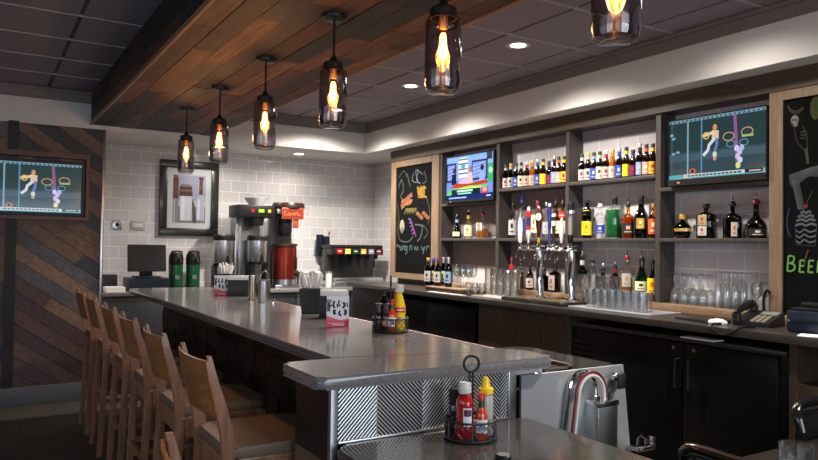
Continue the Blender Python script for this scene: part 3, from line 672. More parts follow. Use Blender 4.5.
# ------------------------------------------------------------------ stools
def make_stool():
    t = thing('bar_stool', '', 'bar stool', (0, 0, 0), group='wooden bar stools along the bar')
    for s_ in (-1, 1):
        y = s_*.187
        lg = [(-.255, 1.10, .016), (-.238, 1.02, .026), (-.212, .92, .042), (-.190, .84, .044), (-.178, .77, .042), (-.180, .70, .040), (-.210, 0, .034)]
        MB().prism([(x-w/2, z) for x, z, w in lg]+[(x+w/2, z) for x, z, w in lg[::-1]], y-.012, y+.012, 'xz', .003, 1).build('back_leg', STOOLW, t)
        MB().bar([(.19, y, .712), (.20, y, .0)], .034, .036).build('front_leg', STOOLW, t)
        MB().box(-.16, .18, y-.011, y+.011, .635, .712, .003).build('side_apron', STOOLW, t)
        MB().bar([(-.19, y*.98, .30), (.19, y*.98, .30)], .018, .03).build('side_stretcher', STOOLW, t)
    br = MB(); n = 10; rows = []
    for zz, xx in ((1.085, -.254), (1.02, -.244), (.95, -.226), (.885, -.211)):
        rows.append([(xx-.004-.026*(1-(2*k/n-1)**2), -.2+.4*k/n, zz) for k in range(n+1)])
    for dx in (0, .013):
        pass
    V = [[[br.bm.verts.new((p[0]-.010+dx, p[1], p[2])) for p in r] for r in rows] for dx in (0, .010)]
    R_ = len(rows)
    for q in (0, 1):
        for i in range(R_-1):
            for k in range(n): br._face((V[q][i][k], V[q][i][k+1], V[q][i+1][k+1], V[q][i+1][k]))
    for k in range(n):
        br._face((V[0][0][k], V[0][0][k+1], V[1][0][k+1], V[1][0][k])); br._face((V[0][-1][k], V[0][-1][k+1], V[1][-1][k+1], V[1][-1][k]))
    for i in range(R_-1):
        br._face((V[0][i][0], V[0][i+1][0], V[1][i+1][0], V[1][i][0])); br._face((V[0][i][n], V[0][i+1][n], V[1][i+1][n], V[1][i][n]))
    br.build('backrest', STOOLB, t)
    MB().prism(rpoly(rect(-.19, .225, -.21, .21), .035), .7125, .73, 'xy', .004, 1).build('seat_frame', STOOLW, t)
    MB().prism(rpoly(rect(-.185, .22, -.205, .205), .04), .7302, .772, 'xy', .016, 3).build('seat_cushion', SEATM, t, ang=60)
    MB().box(.175, .197, -.17, .17, .635, .712, .003).build('front_apron', STOOLW, t)
    MB().box(-.175, -.155, -.17, .17, .635, .712, .003).build('rear_apron', STOOLW, t)
    MB().bar([(.195, -.17, .24), (.195, .17, .24)], .022, .045, (1, 0, 0)).build('footrest', STOOLW, t)
    MB().bar([(-.192, -.18, .36), (-.192, .18, .36)], .018, .03, (1, 0, 0)).build('rear_stretcher', STOOLW, t)
    return t
stool = make_stool()
sy = [6.28, 5.636, 4.853, 4.203, 3.537, 2.837]
sl = ['wooden bar stool farthest along the bar, against the plank wall', 'wooden bar stool second from the plank wall', 'wooden bar stool third from the plank wall',
      'wooden bar stool fourth from the plank wall', 'wooden bar stool one behind the stool nearest the bar return', 'wooden bar stool closest to the bar return, its seat and whole back in view']
for k in range(6):
    p = (.945, sy[k]-.2, 0)
    if k == 0: stool.location = p; stool['label'] = sl[0]
    else: dup(stool, p, sl[k])
dup(stool, (.345+.255, 1.522-.2, 0), 'nearest wooden bar stool, only its back post tip showing at the bottom edge')

# ------------------------------------------------------------------ back bar
XB, XU, XK = 3.48, 3.97, 4.125      # counter front, shelf unit front, shelf back
bb = thing('back_bar_worktop', 'long dark worktop under the bottle shelves', 'worktop', (3.8, 3.5, 0))
P(MB().prism(rpoly(rect(XB, XR-.002, .2, 6.98), .01), 1.03, BT, 'xy', .008, 2), 'worktop', BACKTOP, bb)
tag(MB().box(3.953, XU+.14, .3, 5.895, BT+.0005, 1.128, .004).build('raised_ledge', OAK_H), 'pale wooden ledge along the back of the worktop under the shelves', 'ledge')
# cabinets below
def cabinet(name, label, cat, y0, y1): return thing(name, label, cat, (3.8, (y0+y1)/2, 0))
c = cabinet('back_bar_cooler', 'black two-door back bar cooler under the worktop at right', 'fridge', 2.05, 3.59)
P(MB().box(3.56, 4.40, 2.05, 3.59, .10, .955, .004), 'body', FRIDGE, c)
P(MB().box(3.53, 4.40, 2.05, 3.59, .956, .98, .004), 'top', plain('cooler_top', (.05, .05, .05), .25, .5), c)
P(MB().box(3.60, 4.38, 2.07, 3.57, 0, .0995), 'plinth', BLACK, c)
for (a, b, hy, lk) in ((2.09, 2.657, 2.605, 2.585), (2.663, 3.38, 2.695, 2.722)):
    d = P(MB().box(3.525, 3.5595, a, b, .13, .945, .006), 'door', FRIDGE, c)
    h = MB(); h.tube([(3.528, hy, .855), (3.50, hy, .852), (3.50, hy, .685), (3.528, hy, .682)], .006, 8); P(h, 'handle', plain('handle_steel', (.22, .24, .28), .2, 1.), d)
    P(MB().lathe([(0, 0), (.012, 0), (.012, .004), (.007, .004), (.007, .002), (0, .002)], n=14, c=(3.5245, lk, .915), M=Matrix.Rotation(-PI/2, 3, 'Y')), 'lock', CHROME, d)
gv = MB()
for k in range(12): gv.box(3.548, 3.5595, 3.40, 3.575, .40+k*.04, .425+k*.04)
P(gv, 'vent_grille', BLKPL, c)
c = cabinet('wood_front_cabinet', 'brown wood-grain cabinet front below the beer taps', 'cabinet', 3.6, 4.66)
P(MB().box(3.56, 4.40, 3.595, 4.655, .0, 1.029), 'body', LAM_B, c)
P(MB().box(3.54, 3.5595, 3.60, 4.125, .08, 1.028, .002), 'door', LAM_B, c); P(MB().box(3.54, 3.5595, 4.129, 4.65, .08, 1.028, .002), 'door', LAM_B, c)
c = cabinet('back_bar_cooler', 'black back bar cooler below the far chalkboard and wine bottles', 'fridge', 4.66, 6.2)
P(MB().box(3.56, 4.40, 4.66, 6.2, .0, .97, .004), 'body', FRIDGE, c)
P(MB().box(3.53, 3.5595, 4.70, 5.42, .10, .955, .006), 'door', FRIDGE, c); P(MB().box(3.53, 3.5595, 5.425, 6.16, .10, .955, .006), 'door', FRIDGE, c)
c = cabinet('corner_base_cabinet', 'dark base cabinet filling the far corner of the back bar', 'cabinet', 6.2, 7.0)
P(MB().box(3.56, 4.40, 6.205, 6.97, 0, 1.029), 'body', LAM, c)
P(MB().box(3.54, 3.5595, 6.21, 6.96, .08, 1.02, .002), 'door', LAM, c)
c = cabinet('open_base_cabinet', 'open dark cubby with a brown panel below, under the worktop at the right edge', 'cabinet', .3, 2.04)
P(MB().box(3.545, 4.40, 2.0, 2.04, 0, 1.029), 'side', LAM_B, c); P(MB().box(3.545, 4.40, .3, .34, 0, 1.029), 'side', LAM_B, c)
P(MB().box(4.36, 4.40, .341, 1.999, 0, 1.029), 'back', BLACK, c); P(MB().box(3.545, 4.359, .341, 1.999, .80, .825), 'shelf', LAM_B, c)
P(MB().box(3.545, 3.565, .341, 1.999, .0, .7995), 'front_panel', LAM_B, c)
tag(MB().box(-.09, .09, -.06, .06, 0, .09, .01).build('card_reader', BLKPL, None, (3.80, 1.86, .826)), 'black device inside the open cubby under the worktop', 'device')
tag(MB().prism(rpoly(rect(-.05, .05, -.11, .11), .004), 0, .006, 'xy').build('paper_pad', PAPER, None, (3.56, 2.56, .981)), 'white papers lying on the cooler top below the worktop edge', 'papers')

# shelf unit
un = thing('bottle_shelf_unit', 'dark wood wall unit with bottle shelves, wooden header and pale oak posts', 'shelf unit', (4.0, 4.0, BT))
LB = 1.1285
def UP(mb, nm, m): return P(mb, nm, m, un)
UP(MB().box(XU-.02, XK+.02, .4, 6.87, 2.43, ZF0-.002), 'header', LAM_H)
UP(MB().box(XK, XK+.02, .4, 5.90, LB, 2.429), 'tiled_back', SHELFBACK)
def divider(y0, y1, m=LAM): UP(MB().box(XU, XK-.0005, y0, y1, LB, 2.4295), 'divider', m)
divider(5.855, 5.896); divider(4.936, 4.978); divider(4.061, 4.098); divider(3.185, 3.226)
UP(MB().box(XU-.012, XK-.0005, 5.897, 6.022, BT+.06, 2.4295), 'oak_post', OAK); UP(MB().box(XU-.012, XK-.0005, 2.322, 2.402, LB, 2.4295), 'oak_post', OAK)
TH = .026
bays = [(4.979, 5.854), (4.099, 4.935), (3.227, 4.060), (2.403, 3.184)]
zA, zT, zL = 2.012, 1.915, 1.570
def shelf(k, zt):
    a, b = bays[k]; UP(MB().box(XU-.004, XK-.0005, a, b, zt-TH, zt, .002), 'shelf', LAM)
shelf(0, zT); shelf(3, zT); shelf(1, zA); shelf(2, zA)
for k in range(4): shelf(k, zL)
for k in (1, 2):
    a, b = bays[k]; UP(MB().box(XK-.012, XK-.0005, a+.001, b-.001, 2.35, 2.4295), 'top_valance', VALANCE)
bays_tv = UP(MB().box(XK-.01, XK-.0005, bays[0][0]+.001, bays[0][1]-.001, 1.60, 1.888), 'laminate_back', wood('taupe_laminate', srgb(108, 96, 98), srgb(126, 112, 112), (9, 9, 1), 7, .5))
UP(MB().box(XK-.01, XK-.0005, bays[0][0]+.001, bays[0][1]-.001, 1.30, 1.543), 'laminate_back', MATS.get('x') or plain('taupe_back', srgb(116, 104, 104), .5))
UP(MB().box(XK-.01, XK-.0005, bays[1][0]+.001, bays[1][1]-.001, 1.32, 1.985), 'laminate_back', plain('taupe_back', srgb(116, 104, 104), .5))
# far chalkboard bay
UP(MB().box(XK-.06, XK+.02, 5.901, 6.87, BT+.0005, 2.4295), 'end_panel', LAM)
def chalkboard(label, y0, y1, z0, z1, fl, fr, ft, fb, art):
    t = thing('chalkboard', label, 'chalkboard', (XU, (y0+y1)/2, z0-fb))
    P(MB().box(XU+.004, XK-.0605, y0-fr+.0005, y1+fl-.0005, z0-fb+.0005, z1+ft-.0005), 'backing', BLACK, t)
    P(MB().box(XU-.002, XU+.0035, y0, y1, z0, z1), 'slate', CHALK, t)
    f = MB()
    if fl: f.box(XU-.014, XU+.0037, y1, y1+fl, z0-fb, z1+ft)
    if fr: f.box(XU-.014, XU+.0037, y0-fr, y0, z0-fb, z1+ft)
    if ft: f.box(XU-.014, XU+.0037, y0, y1, z1, z1+ft)
    if fb: f.box(XU-.014, XU+.0037, y0, y1, z0-fb, z0)
    if fl or fr or ft or fb: P(f, 'frame', OAK, t)
    d = Draw((XU-.002, y1, z0), (0, -1, 0), (0, 0, 1), (-1, 0, 0)); d.gain = .5; art(d, y1-y0, z1-z0)
    P(d.m, 'chalk_drawing', CHALKP, t, smooth=False)
def sw(pts, n=6):       # smooth a chalk stroke
    out = []
    for i in range(len(pts)-1):
        p0 = Vector(pts[max(0, i-1)]); p1 = Vector(pts[i]); p2 = Vector(pts[i+1]); p3 = Vector(pts[min(len(pts)-1, i+2)])
        for k in range(n):
            t = k/n; out.append(.5*((2*p1)+(p2-p0)*t+(2*p0-5*p1+4*p2-p3)*t*t+(3*p1-p0-3*p2+p3)*t**3))
    out.append(Vector(pts[-1])); return out
def food_art(d, W, H):
    g = srgb(84, 100, 102); gg = srgb(60, 84, 74)
    S = lambda x, y: (x*W, y*H)
    for pts, w, c in (([(.5, .93), (.45, .86), (.6, .84), (.55, .95), (.75, .9)], .014, g), ([(.62, .95), (.58, .86), (.68, .82)], .012, srgb(110, 130, 150)), ([(.78, .93), (.84, .84), (.74, .82)], .012, g),
                      ([(.05, .8), (.14, .88), (.2, .78), (.12, .72), (.22, .68)], .016, gg), ([(.05, .9), (.2, .96), (.3, .9)], .010, gg), ([(.3, .93), (.4, .8)], .010, g),
                      ([(.05, .42), (.1, .32), (.25, .29), (.4, .3), (.5, .34)], .012, g), ([(.55, .45), (.75, .43), (.7, .33), (.62, .30)], .016, g), ([(.75, .45), (.9, .38), (.8, .32)], .012, gg),
                      ([(.85, .7), (.95, .55), (.9, .45)], .012, gg), ([(.03, .66), (.08, .5), (.04, .4)], .012, gg)): d.line(sw([S(*p) for p in pts]), w, c)
    d.disc(.3*W, .665*H, .16*W, .035*H, srgb(170, 90, 40)); d.line(sw([S(.14, .62), S(.3, .69), S(.46, .73)]), .05, srgb(140, 80, 40)); d.line(sw([S(.16, .6), S(.32, .65), S(.48, .68)]), .012, srgb(160, 124, 84))
    for k in range(9): d.line(sw([S(.60+.03*k, .80-.01*(k % 3)), S(.62+.03*((k*2) % 7), .74), S(.64+.028*k, .69)]), .018, srgb(170, 126, 28))
    for k in range(8): d.line(sw([S(.24+.04*k, .55+.02*(k % 2)), S(.3+.04*k, .60), S(.36+.03*k, .565)]), .015, srgb(112, 100, 34))
    for k in range(6): d.disc((.62+.055*k)*W, (.55-.02*(k % 3))*H, .05*W, .018*H, srgb(150, 88, 48))
    d.disc(.18*W, .44*H, .07*W, .06*H, srgb(176, 164, 142)); d.disc(.18*W, .40*H, .04*W, .03*H, srgb(120, 112, 100))
    for k in range(5): d.line(sw([S(.36+.03*k, .5-.035*k), S(.42+.03*k, .5-.03*k), S(.46+.03*k, .46-.03*k)]), .02, srgb(130, 70, 150))
    # chalk lettering, one word after another across the board
    wr = srgb(92, 124, 134); x0 = .04
    for pts in ([(.04, .27), (.05, .235)], [(.03, .262), (.10, .25), (.13, .235)], [(.14, .25), (.145, .215), (.19, .22), (.19, .25)], [(.21, .215), (.22, .25), (.26, .25), (.27, .215)],
                [(.34, .25), (.28, .24), (.29, .215), (.34, .225)], [(.34, .255), (.33, .19), (.29, .18)], [(.42, .215), (.42, .25), (.47, .25), (.48, .215)],
                [(.56, .215), (.56, .25), (.61, .215), (.63, .25), (.66, .215)], [(.74, .255), (.77, .22), (.83, .25)], [(.83, .25), (.78, .18)], [(.88, .215), (.89, .25), (.95, .25)]):
        d.line(sw([S(*p) for p in pts]), .012, wr)
chalkboard('far framed chalkboard with a colourful food drawing, beside the smaller television', 6.028, 6.75, 1.19, 2.36, .105, 0, .065, .06, food_art)
def letter(d, ch, x, y, w, h, t, c):
    S = {'B': [[(0, 0), (0, 1)], [(0, 1), (.7, .95), (.75, .7), (.5, .55), (0, .53)], [(.0, .53), (.8, .45), (.95, .2), (.6, .02), (0, 0)]],
         'E': [[(0, 0), (0, 1)], [(0, 1), (.8, 1)], [(0, .5), (.65, .52)], [(0, 0), (.85, 0)]],
         'R': [[(0, 0), (0, 1)], [(0, 1), (.75, .95), (.8, .68), (.5, .5), (0, .5)], [(.4, .5), (.9, 0)]]}[ch]
    for st in S: d.line(sw([(x+p[0]*w+p[1]*h*.08, y+p[1]*h) for p in st], 4), t, c)
def beer_art(d, W, H):
    ch = srgb(104, 110, 116); dk = srgb(60, 66, 72)
    k0 = W; g = srgb(124, 186, 82)
    for (c_, x, w, h) in (('B', .022, .044, .088), ('E', .092, .034, .066), ('E', .142, .034, .066), ('R', .192, .036, .066)): letter(d, c_, x, .252 if c_ == 'B' else .250, w, h, .010, g)
    d.xf = lambda x, y: (x*.60, H-(H-y)*.735)
    zt = H
    d.ring(.12, zt-.03, .085, .085, .012, srgb(72, 58, 34), PI*1.05, PI*1.8); d.ring(.12, zt-.01, .085, .09, .008, srgb(90, 74, 44), PI*1.1, PI*1.75)
    d.disc(.105, zt-.175, .045, .05, srgb(60, 36, 30)); d.disc(.105, zt-.165, .036, .034, srgb(140, 144, 140)); d.disc(.112, zt-.20, .02, .02, srgb(132, 136, 132)); d.disc(.092, zt-.165, .009, .011, srgb(20, 20, 22)); d.disc(.118, zt-.168, .009, .011, srgb(20, 20, 22))
    d.line(sw([(.10, zt-.23), (.13, zt-.34), (.20, zt-.42), (.225, zt-.50)]), .012, srgb(46, 38, 32)); d.line(sw([(.18, zt-.22), (.22, zt-.30), (.225, zt-.40)]), .012, srgb(46, 38, 32)); d.line([(.215, zt-.40), (.232, zt-.52)], .024, srgb(86, 82, 66))
    for q in range(3): d.line(sw([(.16, zt-.27-.025*q), (.19, zt-.265-.025*q), (.215, zt-.28-.025*q)]), .006, srgb(80, 90, 80))
    d.disc(.30, zt-.10, .05, .09, srgb(74, 76, 22)); d.disc(.31, zt-.08, .03, .05, srgb(48, 74, 28))
    for q in range(9):
        o = q*.011; d.line(sw([(.05+o*.2, zt-.60-o), (.14, zt-.58-o), (.24, zt-.555-o*.7), (.36, zt-.54-o)]), .007, [x*(1-.07*q) for x in ch])
    for q in range(6): d.line(sw([(.08+.012*q, zt-.63), (.11+.012*q, zt-.74), (.145+.012*q, zt-.87)]), .007, [x*(1-.1*q) for x in ch])
    d.line(sw([(.055, zt-.86), (.035, zt-.96), (.05, zt-1.05), (.075, zt-1.08)]), .018, srgb(24, 38, 84))
    for yy, w_, c_ in ((.845, .03, srgb(150, 30, 30)),): d.disc(.215, zt-yy, w_*.6, w_*.55, c_)
    d.line(sw([(.22, zt-.83), (.25, zt-.77), (.28, zt-.73)]), .005, srgb(110, 70, 50))
    for yy, w_ in ((.885, .05), (.915, .075), (.945, .09), (.98, .10)): d.line(sw([(.215-w_, zt-yy-.012), (.215-w_*.4, zt-yy), (.215, zt-yy-.014), (.215+w_*.5, zt-yy), (.215+w_, zt-yy-.012)]), .018, ch)
    for yy in (1.03, 1.07, 1.11): d.line(sw([(.125, zt-yy), (.16, zt-yy-.016), (.20, zt-yy+.008), (.25, zt-yy-.012), (.31, zt-yy)]), .014, srgb(104, 108, 114))
    d.line([(.115, zt-1.0), (.125, zt-1.14), (.30, zt-1.15), (.315, zt-1.0)], .007, dk); d.line(sw([(.24, zt-1.18), (.215, zt-1.24), (.20, zt-1.31)]), .014, srgb(96, 62, 36))
pB = atX(783.9, 105, XU); pb = atX(781.5, 303, XU)
chalkboard('near chalkboard lettered BEER in green, at the right edge', .9, 2.319, LB+.001, 2.372, 0, 0, .055, 0, beer_art)
vt = MB(); q0, q1 = 5.0, 5.62
for k in range(4): vt.box(XU-.10+k*.02, XU-.092+k*.02, q0, q1, ZF0-.006, ZF0-.0005)
vt.box(XU-.11, XU-.025, q0-.01, q0, ZF0-.008, ZF0-.0005); vt.box(XU-.11, XU-.025, q1, q1+.01, ZF0-.008, ZF0-.0005)
tag(vt.build('air_vent', plain('vent_grey', srgb(150, 150, 146), .4)), 'slotted grey air vent in the soffit above the smaller television', 'air vent')
# ------------------------------------------------------------------ bottles
SH = {
 'beer': [(0, 0), (.93, 0), (1, .02), (1, .55), (.95, .60), (.62, .70), (.47, .77), (.43, .94), (.47, .945), (.47, .965)],
 'wine': [(0, 0), (.95, 0), (1, .02), (1, .60), (.92, .655), (.5, .735), (.40, .77), (.38, .95), (.42, .955), (.42, .985)],
 'liquor': [(0, 0), (.95, 0), (1, .02), (1, .60), (.95, .65), (.75, .71), (.42, .78), (.36, .82), (.36, .95)],
 'tallneck': [(0, 0), (.95, 0), (1, .02), (1, .48), (.93, .54), (.6, .64), (.42, .72), (.36, .80), (.36, .96)],
 'square': [(0, 0), (.96, 0), (1, .02), (1, .62), (.97, .66), (.72, .71), (.36, .75), (.34, .80), (.34, .95)],
 'round': [(0, 0), (.55, 0), (.80, .06), (.97, .20), (1, .34), (.93, .48), (.70, .60), (.36, .66), (.27, .70), (.27, .84), (.36, .85), (.36, .90)],
 'bell': [(0, 0), (.96, 0), (1, .03), (1, .26), (.94, .36), (.74, .47), (.44, .57), (.32, .66), (.30, .92), (.34, .93)],
 'cognac': [(0, 0), (.9, 0), (1, .05), (1, .22), (.9, .36), (.62, .50), (.36, .62), (.28, .72), (.28, .94)],
 'oval': [(0, 0), (.93, 0), (1, .03), (1, .50), (.95, .58), (.78, .66), (.42, .72), (.32, .76), (.32, .93)],
}
def bottle(label, cat, loc, h, r, shape, gl, labels=(), cap=None, liquid=None, pour=False, sx=1., sy=1., pw=2., rz=0., group=None, neck=None, name='bottle', th=PI+.62):
    t = thing(name, label, cat, loc, rz, group); hb = h*(.84 if pour else 1.)
    prof = [(a*r, b*hb) for a, b in SH[shape]]; top = prof[-1]
    MB().lathe(prof+[(0, top[1])], n=18, sx=sx, sy=sy, pw=pw).build('glass_body', gl, t, ang=50)
    if liquid:
        lv = liquid[1]*hb; lp = []
        for a, b in prof:
            if b > lv: break
            lp.append((max(0, a-.004) if a > 0 else 0, b+.004))
        lp = [(0, .004)]+lp[1:]; rr = lp[-1][0]; lp += [(rr, lv), (0, lv)]
        MB().lathe(lp, n=16, sx=sx, sy=sy, pw=pw).build('liquid', liquid[0], t, ang=50)
    for q in labels:
        z0, z1, m = q[0]*hb, q[1]*hb, q[2]; span = q[3] if len(q) > 3 else 2.6; rr = q[5] if len(q) > 5 else 1.
        a0 = th if pw == 2. else PI
        o = MB().arc(r*rr+.0008, a0-span/2, a0+span/2, z0, z1, 12, pw, sx, sy).build('paper_label', m, t)
        if len(q) > 4 and q[4] is not None:
            d = (z1-z0)
            MB().arc(r*rr+.0016, a0-span*.13, a0+span*.13, z0+d*.46, z0+d*.76, 6, pw, sx, sy).build('emblem', q[4], o)
            MB().arc(r*rr+.0016, a0-span*.27, a0+span*.25, z0+d*.18, z0+d*.26, 6, pw, sx, sy).build('print_line', q[4], o)
    if neck:
        nr = [a*r for a, b in SH[shape] if b > .75][0]
        MB().lathe([(nr+.0008, neck[1]*hb), (nr+.0008, neck[2]*hb)], n=14).build('neck_label', neck[0], t)
    cr = top[0]
    if pour:
        MB().lathe([(cr*.8, top[1]-.004), (cr+.002, top[1]+.0005), (cr+.002, top[1]+.014), (cr*.6, top[1]+.03), (0, top[1]+.03)], n=12).build('pourer_collar', cap or BLKPL, t)
        MB().tube([(0, 0, top[1]+.028), (0, 0, top[1]+.05), (-.006, -.004, h)], .0045, 8).build('pourer_spout', CHROME, t)
    elif cap:
        MB().lathe([(cr+.0012, top[1]-.022), (cr+.0018, top[1]+.004), (cr, top[1]+.007), (0, top[1]+.007)], n=14).build('cap', cap, t)
    return t
LAB = plain('label_paper', srgb(176, 172, 166), .7)
WPAPER = PAPER; PAPER = LAB
BL = [('white label with a red emblem', LAB, RED, LAB, BLACK), ('plain white label with black print', LAB, BLACK, LAB, GOLD), ('dark blue label', BLUE, PAPER, LBLUE, BLACK),
      ('cream oval label', CREAM, GREEN, LGREEN, BLACK), ('red and white label', LAB, RED, RED, WHITEPL), ('clear golden glass and white label', LAB, GOLD, GOLD, GOLD),
      ('half blue, half white label', BLUE, PAPER, BLUE, STEEL), ('bright yellow label', YELLOW, LIME, LIME, BLACK), ('purple label and short neck', PURPLE, RED, PURPLE, BLACK),
      ('pale blue label', LBLUE, PAPER, BLACK, STEEL), ('pink and cream label', PINK, CREAM, ORANGE, BLACK), ('orange-yellow label', plain('amber_ink', srgb(226, 170, 50), .4), RED, YELLOW, BLACK)]
for bay, us in (('left', (506, 510.9, 516.3, 521.2, 527, 532.4, 537.7, 543.2, 549.1, 554.3, 558.7, 564.1)), ('right', (582, 588.2, 593.9, 599.7, 606.2, 612.5, 619.3, 626.2, 633, 639.9, 646.4, 652.8))):
    for k, u in enumerate(us):
        d, lm, em, nm, cm = BL[k]; y = atX(u, 170, 4.018).y; clear = k == 5
        hh = (.222, .226, .222, .222, .224, .222, .228, .228, .20, .238, .228, .225)[k]
        lo, hi = (.05, .43) if k != 3 else (.05, .46)
        bottle(('' if clear else 'brown ')+'beer bottle with '+d+', '+bay+' row of beer bottles', 'beer bottle', (4.018, y, zA+.0005), hh, .0282, 'beer', G_AMB if clear else G_BROWN,
               [(lo, hi, lm, 2.5, em)], cap=cm, liquid=(LIQ_PALE, .7) if clear else None, neck=(nm, .76, .88), group='beer bottles on the two upper shelves', name='beer_bottle')
def liq(label, u, vtop, shape, r, gl, zsh=zL, x=4.05, **k):
    y = atX(u, 230, x).y; p = atX(u, vtop, x); h = p.z-zsh
    return bottle(label, k.pop('cat', 'liquor bottle'), (x, y, zsh+.0005), h, r, shape, gl, **k)
# below the studio-show television
liq('dark cognac bottle with round cream label and pourer, below the smaller television', 456.8, 213, 'cognac', .058, G_DARK, labels=[(.10, .30, CREAM, 1.5, GOLD)], pour=True, cap=BLKPL, sx=.75, neck=(LBLUE, .74, .88), rz=0)
liq('pale gold bottle with yellow neck foil, middle of the three below the smaller television', 468.5, 209.5, 'liquor', .043, G_CLEAR, labels=[(.10, .52, CREAM, 2.2, GOLD)], pour=True, liquid=(LIQ_PALE, .55), neck=(GOLD, .80, .94))
liq('square whiskey bottle half full of amber, rightmost below the smaller television', 482.5, 208.6, 'square', .058, G_CLEAR, labels=[(.30, .62, PAPER, 1.35, GOLD, .98)], pour=True, cap=DKRED, liquid=(LIQ_AMB, .40), pw=5., sx=.78)
# behind the taps
liq('clear bottle with tall white label, leftmost behind the beer taps', 512.8, 199, 'liquor', .040, G_CLEAR, labels=[(.10, .55, PAPER, 2.0, BLACK)], pour=True)
liq('clear vodka bottle with blue neck, behind the white tap handle', 521.9, 192.5, 'tallneck', .042, G_CLEAR, labels=[(.12, .42, BLUE, 1.8, PAPER)], cap=BLUE, neck=(BLUE, .78, .97))
liq('pale bottle with broad red cap behind the oval-badged tap handle', 537.5, 200, 'square', .045, G_CLEAR, labels=[(.15, .6, CREAM, 1.4, RED)], cap=DKRED, pw=4., neck=(DKRED, .80, .95))
liq('clear bottle with grey cap behind the dark blue tap handle', 546.3, 202, 'tallneck', .034, G_CLEAR, labels=[(.12, .45, PAPER, 1.8, LBLUE)], cap=STEEL)
liq('amber bottle with black pourer behind the dark tap handle', 555.4, 197, 'liquor', .038, G_AMB, labels=[(.14, .5, CREAM, 2.0, BLACK)], pour=True, liquid=(LIQ_BRN, .6))
liq('pale amber bottle with black pourer behind the red-disc tap handle', 562.4, 197, 'liquor', .038, G_AMB, labels=[(.14, .5, CREAM, 2.0, ORANGE)], pour=True, liquid=(LIQ_AMB, .5))
# bay of six between the taps and the large television
liq('near-black liqueur bottle with yellow label and neck tag, left end of its shelf', 587, 198.5, 'liquor', .043, G_DARK, labels=[(.08, .42, YELLOW, 2.1, GOLD), (.56, .70, YELLOW, 1.2, None, .80)], cap=BLKPL)
liq('clear bottle with blue and white label beside the green liqueur', 600, 199.5, 'liquor', .050, G_CLEAR, labels=[(.14, .40, BLUE, 1.7, PAPER)], pour=True, cap=WHITEPL, sx=.8)
liq('square green liqueur bottle with black cap', 614.5, 195.8, 'square', .056, G_CLEAR, liquid=(LIQ_GRN, .66), cap=BLKPL, pw=4., neck=(BLKPL, .80, .95))
liq('amber bottle with dark label and orange shoulders right of the green liqueur', 628, 198, 'oval', .052, G_AMB, labels=[(.12, .44, BLACK, 2.2, PINK)], pour=True, liquid=(LIQ_AMB, .62), sx=.8)
liq('black cream-liqueur bottle with gold oval label', 641, 195, 'tallneck', .050, G_DARK, labels=[(.22, .46, GOLD, 1.3, CREAM)], cap=BLKPL, neck=(BLKPL, .76, .93))
liq('amber bottle with orange label half hidden by the shelf post', 653.4, 203, 'liquor', .036, G_AMB, labels=[(.12, .55, ORANGE, 2.2, CREAM)], cap=GOLD, liquid=(LIQ_BRN, .6))
# below the football television
liq('squat round dark bottle with gold neck, leftmost below the larger television', 682.5, 213.5, 'round', .062, G_DARK, labels=[(.28, .40, GOLD, 2.4, PAPER)], cap=GOLD, sx=.8)
liq('squared dark green bottle with white and red stag-style label below the larger television', 706, 203, 'square', .060, G_DGREEN, labels=[(.08, .34, PAPER, 1.0, RED), (.36, .66, plain('olive_label', srgb(150, 140, 110), .5), 1.0, RED)], cap=BLKPL, pw=4., sx=.7)
liq('round-shouldered dark brown bottle with slim white label and pourer below the larger television', 732.5, 197, 'oval', .062, G_DARK, labels=[(.06, .46, plain('ivory_label', srgb(190, 176, 162), .5), .62, RED)], pour=True, cap=BROWN if 'BROWN' in globals() else BLKPL, sx=.72)
liq('bell-shaped red-brown bottle with black and cream label, rightmost below the larger television', 756, 194.5, 'bell', .068, G_RED, labels=[(.06, .26, BLACK, 1.7, CREAM)], pour=True, cap=DKRED, sx=.8)
tag(MB().lathe([(0, 0), (.011, 0), (.0125, .034), (.010, .046), (0, .046)], n=14).build('cork', CORK, None, (4.06, atX(650.2, 190, 4.06).y-.0, 1.985-.05)), '', 'x') if False else None
# bottles standing on the ledge
zl = 1.1285
def led(label, u, vtop, shape, r, gl, **k): return liq(label, u, vtop, shape, r, gl, zl, 4.03, **k)
led('slim bottle with red label and pourer near the tall glasses left of the taps', 512, 254, 'tallneck', .034, G_CLEAR, labels=[(.62, .82, RED, 2.4, None, .62)], pour=True, cap=DKRED)
led('square bourbon bottle with aged paper label behind the left tap tower', 521.5, 256, 'square', .046, G_CLEAR, labels=[(.12, .62, plain('aged_label', srgb(176, 152, 122), .6), 1.5, BLACK)], pour=True, liquid=(LIQ_BRN, .64), pw=5.)
led('brown bottle with white label just left of the left tap column', 530.5, 262, 'liquor', .034, G_BROWN, labels=[(.1, .5, PAPER, 2.1, DKRED)], pour=True)
led('squat dark brown bottle between the two tap towers', 544.5, 266, 'square', .052, G_DARK, labels=[(.2, .5, plain('brown_label', srgb(80, 40, 34), .5), 1.4, None)], pour=True, pw=5.)
led('square whiskey bottle with white and red label between the two tap towers', 555.5, 259, 'square', .042, G_BROWN, labels=[(.08, .60, PAPER, 1.5, RED)], pour=True, pw=5.)
led('black wine-shaped bottle with white neck label right of the right tap tower', 582.7, 250.5, 'wine', .042, G_DARK, labels=[(.1, .45, BLACK, 2.2, None)], pour=True, neck=(PAPER, .80, .93))
led('clear bottle with chrome pourer behind the tall glasses', 592.6, 254, 'liquor', .044, G_CLEAR, labels=[(.12, .5, PAPER, 2.0, LBLUE)], pour=True)
led('short dark-capped bottle behind the glasses, only its neck in view', 603.5, 264, 'liquor', .040, G_DARK, pour=True)
led('dark red-necked bottle behind the glasses', 615.5, 260.5, 'liquor', .038, G_RED, pour=True, neck=(DKRED, .80, .94))
